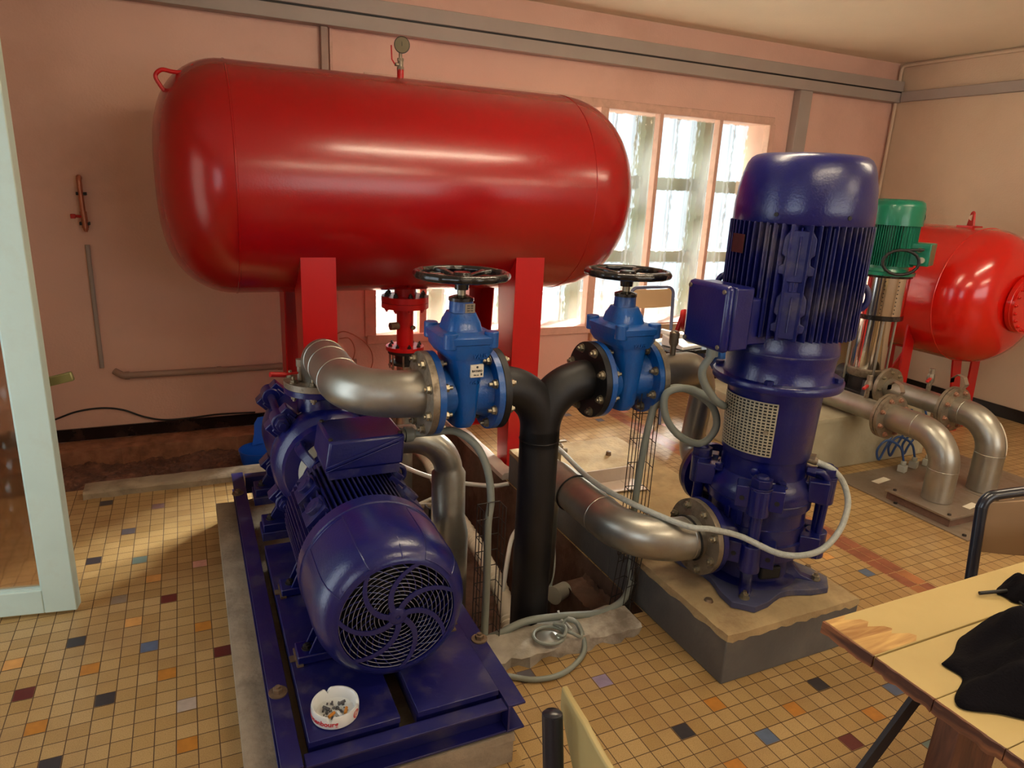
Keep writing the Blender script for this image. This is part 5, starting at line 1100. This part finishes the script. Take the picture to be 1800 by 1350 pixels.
# knotted cable end with a metal disc
ring = [(.965+.052*math.cos(a), 1.665+.045*math.sin(a), .064) for a in [2*PI*k/30 for k in range(30)]]
b = B(); b.tube(ring, .0055, 8, closed=True); r2 = [(1.045+.028*math.cos(a), 1.66+.045*math.sin(a), .072+.010*math.sin(2*a)) for a in [2*PI*k/24 for k in range(24)]]; b.tube(r2, .0055, 8, closed=True)
b.tube(catmull([(1.0, 1.70, .075), (1.02, 1.66, .085), (1.0, 1.63, .078), (.985, 1.65, .07)], 8), .0055, 8)
b.tube(catmull([(1.05, 1.70, .082), (1.075, 1.67, .072), (1.075, 1.62, .02), (1.02, 1.575, .010), (.94, 1.545, .010), (.86, 1.555, .010), (.80, 1.59, .012), (.74, 1.62, .02)], 10), .0085, 10)
solo('cable_end', b, M_cable, 'knotted grey cable end looping onto the tiles beside the blue frame', 'cable')
b = B(); b.lathe((.963, 1.665, .056), (0, 0, 1), [(0, .040), (.003, .040), (.005, .036)], 32); solo('metal_disc', b, M_steel, 'small shiny metal disc lying inside the knotted cable', 'disc')
# trench pipework
b = B(); b.cyl((.90, 3.05, -.12), (1.02, 3.0, -.11), .016); b.cyl((.93, 3.09, -.16), (1.08, 3.12, -.13), .016); b.cyl((1.02, 3.0, -.11), (1.04, 3.0, -.3), .014); solo('small_pipework', b, M_steelfl, 'cluster of thin steel pipes in the trench left of the white tube', 'pipes')
b = B(); b.cyl((1.52, 2.66, .176), (1.52, 2.66, .235), .016); b.lathe((1.52, 2.66, .23), (0, 0, 1), [(0, .014), (.01, .022), (.05, .022), (.06, .012)], 18); b.cyl((1.52, 2.66, .255), (1.56, 2.645, .255), .011); b.box((1.53, 2.655, .30), (.05, .018, .008)); solo('drain_tap', b, M_steelfl, 'small grey tap standing on the sandy slab right of the black pipe', 'tap')
b = B(); b.lathe((1.83, 2.70, .176), (0, 0, 1), [(0, .014), (.02, .012), (.022, .006)], 16); solo('rusty_stud', b, M_rust, 'short rusty stud on the sandy concrete slab', 'stud')
for x, y, lab in ((1.455, 1.50, 'rusty stud end on the grey plinth, left of the pump foot'), (1.925, 1.53, 'rusty stud end on the grey plinth, right of the pump foot')):
    b = B(); b.lathe((x, y, .178), (0, 0, 1), [(0, .016), (.008, .012), (.018 if x > 1.6 else .010, .008)], 14); solo('rusty_stud', b, M_rust, lab, 'stud')

# ------------------------------------------------------------------ wall things on the left
t = thing('wall_tap', 'old copper wall tap with a small red handle, left on the back wall', 'tap', (-.44, YB-.03, 1.10))
b = B(); b.tube(bend([(-.455, YB, 1.375), (-.455, YB-.045, 1.385), (-.452, YB-.045, 1.20)], .022, 6), .012, 12); b.cyl((-.452, YB-.045, 1.215), (-.449, YB-.045, 1.135), .0155, seg=14); b.lathe((-.449, YB-.045, 1.115), (0, 0, 1), [(0, .006), (.012, .012), (.02, .012)], 14); part('copper_tube', b, M_copper, t)
b = B(); b.cyl((-.45, YB-.045, 1.19), (-.485, YB-.06, 1.192), .007); b.box((-.495, YB-.065, 1.192), (.022, .02, .022)); part('handle', b, M_redplast, t, bevel=.003)
for z in (1.30, 1.155): b = B(); b.bb(-.473, -.462, YB-.055, YB, z-.007, z+.007); b.bb(-.442, -.431, YB-.055, YB, z-.007, z+.007); part('pipe_clip', b, M_rubber, t)
b = B(); b.cyl((-.455, YB-.013, 1.048), (-.455, YB-.013, .40), .011, seg=12); solo('wall_conduit', b, M_duct, 'short vertical grey conduit under the old copper tap', 'conduit')
t = thing('wall_pipe', 'painted horizontal plastic pipe low on the back wall, running behind the red tank', 'pipe', (.3, YB-.02, .33))
b = B(); b.tube(bend([(-.40, YB, .375), (-.36, YB-.025, .352), (.9, YB-.025, .352)], .03, 5), .018, 14); part('pipe', b, M_conduit, t)
for x in (-.34, .12, .45): b = B(); b.cyl((x-.012, YB-.025, .352), (x+.012, YB-.025, .352), .021, seg=16); part('pipe_socket', b, M_conduit, t)
cable('wall_cable', [(-.98, YB-.01, .05), (-.72, YB-.01, .125), (-.60, YB-.01, .165), (-.48, YB-.01, .175), (-.38, YB-.01, .155), (-.28, YB-.01, .105), (-.18, YB-.012, .078), (-.05, YB-.016, .078), (.1, YB-.016, .085), (.3, YB-.016, .078)], .005, M_blackcab, 'thin black cable bowing along the bottom of the back wall')
cable('thin_pipe_loop', [(.77, YB-.02, .52), (.83, YB-.03, .545), (.92, YB-.035, .50), (.985, YB-.035, .43), (1.0, YB-.035, .35), (.98, YB-.03, .28)], .0035, M_copper, 'thin copper capillary tube looping on the wall under the tank', 'tube')
cable('thin_pipe_loop', [(.80, YB-.02, .50), (.86, YB-.03, .50), (.89, YB-.035, .43), (.87, YB-.035, .36), (.82, YB-.03, .34)], .0035, M_copper, 'smaller copper capillary loop inside the longer one under the tank', 'tube')
b = B()
b.rings([[(.285+.11*math.cos(a)*s_, 3.76+.11*math.sin(a)*s_, z) for a in [2*PI*k/28 for k in range(28)]] for z, s_ in ((-.138, .78), (-.02, .95), (.0, 1.0), (0, .95), (-.125, .74))]); tub = solo('blue_tub', b, M_tub, 'bright blue plastic scoop tub in the rubble pit behind the horizontal pump', 'tub', smooth=50)
b = B(); b.prism([(-.05, 0), (.08, 0), (.07, .06), (.05, .12), (.03, .15), (-.01, .15), (-.03, .12), (-.035, .06)], (.30, 3.85, -.01), (1, .25, 0), (0, .15, 1), (0, .004, 0)); part('tall_back', b, M_tub, tub, bevel=.001)

# ------------------------------------------------------------------ far right and back corner
b = B(); b.bb(4.52, 4.94, 3.86, 4.1, .0, 1.44); t = solo('electrical_cabinet', b, M_cabinet, 'tall beige cabinet in the far corner, half hidden by the upright blue motor', 'cabinet', bevel=.004)
b = B(); b.bb(4.56, 4.90, 3.852, 3.862, .05, 1.40); part('cabinet_door', b, M_cabinet, t, bevel=.003)
# chair by the window
def chair_frame(x, y, rz, name, label, m_tube, m_ply, seat_z=.45, back_z=.80, w=.36, parts_=True):
    t = thing(name, label, 'chair', (x, y, 0)); Rz = Matrix.Rotation(rz, 3, 'Z'); o = Vector((x, y, 0))
    L_ = lambda a, b_, c: o+Rz@Vector((a, b_, c))
    b = B(); b.tube(bend([L_(-w/2, -.22, 0), L_(-w/2, -.19, seat_z), L_(-w/2, .17, seat_z), L_(-w/2-.005, .20, back_z), L_(w/2+.005, .20, back_z), L_(w/2, .17, seat_z), L_(w/2, -.19, seat_z), L_(w/2, -.22, 0)], [.04, .03, .055, .055, .03, .04], 6), .0115, 12); part('tube_frame', b, m_tube, t)
    for s in (-1, 1): b = B(); b.cyl(L_(s*w/2, .15, seat_z-.01), L_(s*(w/2+.01), .24, 0), .0115, seg=12); part('rear_leg', b, m_tube, t)
    b = B(); R_ = []
    for k in range(11):
        u = -1+2*k/10; q = .017*(1-u*u); zt = back_z-.012; R_.append([L_(u*(w/2-.008), .192-q+.0, zt-.125), L_(u*(w/2-.008), .200-q, zt-.125), L_(u*(w/2-.008), .206-q, zt), L_(u*(w/2-.008), .198-q, zt)])
    b.rings(R_); part('backrest', b, m_ply, t, bevel=.003)
    b = B(); b.box(L_(0, -.02, seat_z+.016), (w-.0, .36, .012), R=Rz); part('seat', b, m_ply, t, bevel=.005)
    return t
chair_frame(2.86, 3.66, .06, 'school_chair', 'chair with a beige backrest and blue tube standing by the window', M_chairblue, M_ply, w=.36, back_z=.82)
t = thing('desk_phone', 'white desk telephone lying on a black tray in front of the window', 'telephone', (2.86, 3.55, .47))
b = B(); b.prism([(-.09, 0), (.09, 0), (.09, .02), (-.09, .075)], (2.78, 3.50, .487), (.2, -.98, 0), (0, 0, 1), (.19, .04, 0)); ph = part('base', b, M_white, t, bevel=.006)
b = B(); b.box((2.81, 3.56, .565), (.05, .20, .03), rz=.2); part('handset', b, M_white, t, bevel=.012)
for i in range(3):
    for j in range(4): b = B(); b.box((2.88+i*.024+.02, 3.56-j*.024, .552-j*.0072-.003), (.015, .015, .008), rz=.2); part('key', b, M_plastgrey, ph)
b = B(); b.bb(2.70, 3.06, 3.40, 3.66, .462, .486); solo('black_tray', b, M_blackgloss, 'black tray on the chair under the white telephone', 'tray', bevel=.004)
# far piping behind the upright pump
t = thing('far_valve', 'small bright blue valve with a steel flange, glimpsed behind the upright motor', 'valve', (3.2, 3.52, .2))
b = B(); b.cyl((3.05, 3.52, .42), (3.60, 3.52, .42), .05, seg=24); b.lathe((3.12, 3.52, .42), (1, 0, 0), [(0, .10), (.02, .10), (.021, .07), (.12, .07), (.121, .10), (.14, .10)], 32); b.rings([[(3.19+.05*math.cos(a)*q, 3.52+.07*math.sin(a)*q, z) for a in [2*PI*k/16 for k in range(16)]] for z, q in ((.45, .9), (.56, 1.1), (.58, 1.1), (.59, .6), (.64, .5))]); part('valve_body', b, M_valve, t)
b = B(); b.cyl((3.5, 3.52, 0), (3.5, 3.52, .42), .045, seg=24); part('pipe_stand', b, M_steel, t)

# ------------------------------------------------------------------ table, cloth, chairs in the foreground
tb = thing('trestle_table', 'cream-painted plank table with a rough brown end, bottom right', 'table', (1.6, .45, 0))
for k, y1 in enumerate((.706, .603, .502, .401, .300)):
    b = B(); x0 = .952; b.bb(x0, 2.35, y1-.1005, y1-.001, .728, .750); pk = part('plank', b, M_cream, tb, bevel=.0012)
    b = B(); rnd = random.Random(k); R_ = []
    for i in range(13):
        y = y1-.1005+.0995*i/12; q = (rnd.random()-.5)*.003; R_.append([(x0-.004+q, y, .7285+q), (x0+.002, y, .7285), (x0+.002, y, .7500), (x0-.003+q*.6, y, .7495+q*.3)])
    b.rings(R_); part('end_grain', b, M_woodedge, pk)
b = B(); rnd = random.Random(4); xe = [.05+.10*((k*37) % 11)/11+.03*k/9 for k in range(11)]
pl = [(.9535, .607)]+[(.9535+.105-(.075*(k/10))+(.018 if k % 3 else -.004), .607+.0965*k/10) for k in range(11)]+[(.9535, .7035)]
b.prism(pl, (0, 0, .7500), (1, 0, 0), (0, 1, 0), (0, 0, .0006)); part('worn_patch', b, M_woodraw, tb, label='bare wood where the cream paint has worn off')
b = B(); b.rings([[(1.16, .56, .06), (1.16, .44, .06), (1.185, .44, .06), (1.185, .56, .06)], [(1.03, .56, .728), (1.03, .44, .728), (1.055, .44, .728), (1.055, .56, .728)]]) if 0 else None
b = B(); b.rings([[(1.02, .50, 0), (1.15, .50, 0), (1.15, .54, 0), (1.02, .54, 0)], [(1.10, .53, .728), (1.235, .53, .728), (1.235, .57, .728), (1.10, .57, .728)]]); part('leg', b, M_woodleg, tb, bevel=.003)
b = B(); b.rings([[(1.40, .44, 0), (1.52, .44, 0), (1.52, .48, 0), (1.40, .48, 0)], [(1.27, .44, .728), (1.39, .44, .728), (1.39, .48, .728), (1.27, .48, .728)]]); part('leg', b, M_woodleg, tb, bevel=.003)
b = B(); b.bb(1.30, 1.42, .12, .43, .69, .727); part('cross_batten', b, M_woodleg, tb, bevel=.003)
for x in (2.05, 2.18):
    b = B(); b.box((x, .40, .36), (.045, .10, .74), R=Matrix.Rotation(.12 if x > 2.1 else -.12, 3, 'Y')); part('leg', b, M_woodleg, tb, bevel=.003)
b = B(); d_ = (Vector((.70, .64, .06))-Vector((1.115, .592, .70))); R3 = Matrix((d_.normalized(), Vector((0, 1, 0)), d_.normalized().cross(Vector((0, 1, 0))))).transposed(); b.box(Vector((1.115, .592, .70))+d_/2, (d_.length, .008, .030), R=R3); solo('folded_bar', b, M_darkiron, 'dark slanting metal bar under the left end of the plank table', 'metal bar')
# crumpled black cloth
def cloth(name, label, cx, cy, z, hx, hy, hgt, seed, rz=0, outline=None):
    rnd = random.Random(seed); n = 44; b = B(); ph = [rnd.random()*6 for _ in range(8)]; V = []
    for i in range(n+1):
        row = []
        for j in range(n+1):
            u = -1+2*i/n; v = -1+2*j/n
            a = math.atan2(v, u); m = max(abs(u), abs(v)); r = m
            edge = 1+.10*math.sin(3*a+ph[0])+.07*math.sin(5*a+ph[1])+.04*math.sin(9*a+ph[2])
            sc = m/max(math.hypot(u, v), 1e-6)*.5+.5
            x = u*sc*edge; y = v*sc*edge
            f = (1-r**3)
            h = hgt*f*(.55+.25*math.sin(3.1*x+2.2*y+ph[3])+.18*math.sin(6.5*x-3.7*y+ph[4])+.10*math.sin(11*x+9*y+ph[5]))
            fold = .012*abs(math.sin(5*(x+.6*y)+ph[6]))*f+.008*abs(math.sin(8*(y-.5*x)+ph[7]))*f
            X = cx+hx*(x*math.cos(rz)-y*math.sin(rz)); Y = cy+hy*(x*math.sin(rz)+y*math.cos(rz))
            row.append(b.bm.verts.new((X, Y, z+.002+max(0, h)+fold)))
        V.append(row)
    for i in range(n):
        for j in range(n): b.face([V[i][j], V[i+1][j], V[i+1][j+1], V[i][j+1]])
    o = solo(name, b, M_cloth, label, 'cloth', smooth=80)
    s = o.modifiers.new('thickness', 'SOLIDIFY'); s.thickness = .002
    return o
cloth('black_garment', 'crumpled black garment lying on the cream plank table', 1.215, .490, .751, .215, .088, .085, 5, .10)
cloth('black_pouch', 'small black fabric pouch with a strap at the right edge of the plank table', 1.425, .617, .751, .085, .050, .050, 8, .3)
b = B(); b.cyl((1.295, .655, .757), (1.345, .637, .762), .0035, seg=10); b.tube(catmull([(1.345, .62, .756), (1.34, .60, .755), (1.355, .585, .754), (1.37, .570, .754)], 6), .002, 8); solo('pouch_strap', b, M_rubber, 'thin black cord end sticking out of the pouch on the table', 'cord')
# chair right of the table, seen from behind
def tube_chair(name, label, P_, R_tube=.0125):
    t = thing(name, label, 'chair', P_['base']); return t
# ------------------------------------------------------------------ ashtray
A_ = Vector((.244, 1.418, .200)); AR_ = .0565
t = thing('ashtray', 'white round ashtray with red lettering and cigarette ends, on the blue steel frame', 'ashtray', tuple(A_))
b = B(); n = 72; notches = (math.radians(100), math.radians(-20), math.radians(-112))
prof = [(0, 0, .0), (.050, 0, 0), (.0555, .003, 0), (.0565, .008, 0), (.0565, .030, 1), (.0550, .0345, 1), (.0515, .0345, 1), (.0485, .031, 1), (.044, .010, 0), (.035, .0075, 0), (.0, .0072, 0)]
R_ = []
for r, z, rim in prof:
    row = []
    for k in range(n):
        a = 2*PI*k/n; zz = z
        for q in notches:
            da = abs((a-q+PI) % (2*PI)-PI)
            if rim and da < .09: zz = min(zz, .0215+(.010 if da > .06 else 0))
        row.append(A_+Vector((max(r, .0003)*math.cos(a), max(r, .0003)*math.sin(a), zz)))
    R_.append(row)
b.rings(R_); ash = part('bowl', b, mat('white_opal_glass', (226, 228, 224), .22, coat=.4, var=.02), t, smooth=45)
def wrapper(a0, r, zc):
    def w(x, y, z):
        a = a0+x/r; return A_+Vector(((r+.0004+z)*math.cos(a), (r+.0004+z)*math.sin(a), zc+y))
    return w
text_part('lettering', 'Kronenbourg', .0178, A_, (1, 0, 0), (0, 0, 1), M_labelred, t, .0006, wrap=wrapper(math.radians(-143), .0566, .0170))
b = B(); R2 = []
def onc(a, z, r=.0570): return A_+Vector((r*math.cos(a), r*math.sin(a), z))
a0 = math.radians(-42)
b.face([b.bm.verts.new(onc(a0+.19*math.cos(q), .018+.0105*math.sin(q), .05715)) for q in [2*PI*k/28 for k in range(28)]]); part('red_emblem', b, M_labelred, t)
b = B()
for rr in (.75, .5):
    pts = [onc(a0+.19*rr*math.cos(q), .018+.0105*rr*math.sin(q), .0574) for q in [2*PI*k/24 for k in range(24)]]; b.tube(pts, .0004, 5, closed=True)
b.tube([onc(a0-.06, .013, .0574), onc(a0, .023, .0574), onc(a0+.06, .013, .0574)], .0006, 5); part('emblem_lines', b, M_label, t)
b = B(); rnd = random.Random(2)
for k in range(46):
    r = .030*math.sqrt(rnd.random()); a = rnd.random()*2*PI; p = A_+Vector((r*math.cos(a), r*math.sin(a), .009+.003*rnd.random())); s = .0022+.004*rnd.random()
    b.box(p, (s, s*.8, s*.7), R=Matrix.Rotation(rnd.random()*3, 3, Vector((rnd.random(), rnd.random(), rnd.random())).normalized()))
o = solo('ash', b, M_ash, 'grey ash in the white ashtray', 'ash', kind='stuff')
for k, (x, y, rz, m, l) in enumerate(((-.012, -.020, .5, M_butt, 'orange cigarette end on the left in the ashtray'), (.022, -.018, 1.2, M_butt, 'orange cigarette end on the right in the ashtray'), (.006, -.024, 1.9, M_white, 'white squashed cigarette end in the front of the ashtray'), (.018, .012, .2, M_ash, 'charred cigarette end at the back of the ashtray'), (-.020, .006, 2.4, M_ash, 'blackened cigarette end on the left in the ash'))):
    d = Vector((math.cos(rz), math.sin(rz), .12)); p = A_+Vector((x, y, .0165)); b = B(); b.cyl(p-d*.009, p+d*.009, .0040, .0036, seg=12); solo('cigarette_end', b, m, l, 'cigarette end', 'cigarette ends in the ashtray')
# ------------------------------------------------------------------ foreground chairs
# chair in front of the camera: its backrest edge and one tube end show at the bottom
t = thing('school_chair', 'chair with a dark blue tube and yellowed backrest at the bottom edge', 'chair', (.40, .30, 0))
b = B(); b.tube(bend([(.345, .10, 0), (.352, .30, .45), (.385, .585, .47), (.4085, .680, .752)], [.05, .04], 8), .0145, 20); b.lathe((.4085, .680, .750), (.06, .25, .95), [(0, .0145), (.004, .0143), (.007, .011), (.008, 0)], 20, caps=False); part('tube_frame', b, M_chair, t)
b = B(); b.tube(bend([(.60, .02, 0), (.62, .15, .45), (.60, .42, .47), (.585, .44, .75)], [.05, .04], 8), .0145, 20); part('tube_frame', b, M_chair, t)
b = B(); R_ = []
for k in range(17):
    u = k/16; c = Vector((.452-.030*math.sin(PI*min(1, u*.9))-.0*u, .725-.36*u, 0)); top = .772-.004*u; h = .13*(.25+.75*min(1, u*3)); nn = Vector((1, 0, 0)).normalized()*.005
    tz = .772-.02*(1-min(1, u*4))
    R_.append([c-nn+Vector((0, 0, tz-h)), c+nn+Vector((0, 0, tz-h)), c+nn+Vector((0, 0, tz)), c-nn+Vector((0, 0, tz))])
b.rings(R_); part('backrest', b, M_plyedge, t, bevel=.0025)
b = B(); b.box((.46, .26, .475), (.30, .32, .012), rz=-.4); part('seat', b, M_plyedge, t, bevel=.004)
# chair behind the table
t = thing('school_chair', 'chair with a dark tube frame and brown backrest behind the plank table, right edge', 'chair', (1.85, 1.0, 0))
xa, ya = 1.645, .875
b = B(); b.tube(bend([(xa-.17, ya-.34, 0), (xa-.16, ya-.32, .45), (xa-.02, ya-.04, .46), (xa, ya, .775)], [.04, .04], 8), .0125, 16); b.tube(bend([(xa+.20, ya-.46, 0), (xa+.20, ya-.42, .45), (xa+.34, ya-.14, .46), (xa+.36, ya-.10, .79)], [.04, .04], 8), .0125, 16)
b.tube(bend([(xa, ya, .770), (xa+.01, ya, .800), (xa+.18, ya-.03, .808), (xa+.34, ya-.09, .800), (xa+.36, ya-.10, .785)], .03, 6), .0125, 16); part('tube_frame', b, M_chair, t)
b = B(); R_ = []
for k in range(13):
    u = k/12; c = Vector((xa+.012+.336*u, ya-.006-.09*u-.015*math.sin(PI*u), 0)); zt = .788+.010*math.sin(PI*u); zb = .66+.0*u-.012*math.sin(PI*u)
    R_.append([c+Vector((0, -.004, zb)), c+Vector((0, .004, zb)), c+Vector((0, .004, zt)), c+Vector((0, -.004, zt))])
b.rings(R_); part('backrest', b, mat('brown_laminate', (128, 100, 70), .5, var=.06), t, bevel=.002)
b = B(); b.box((xa+.09, ya-.22, .47), (.36, .36, .012), rz=-.28); part('seat', b, M_ply, t, bevel=.004)
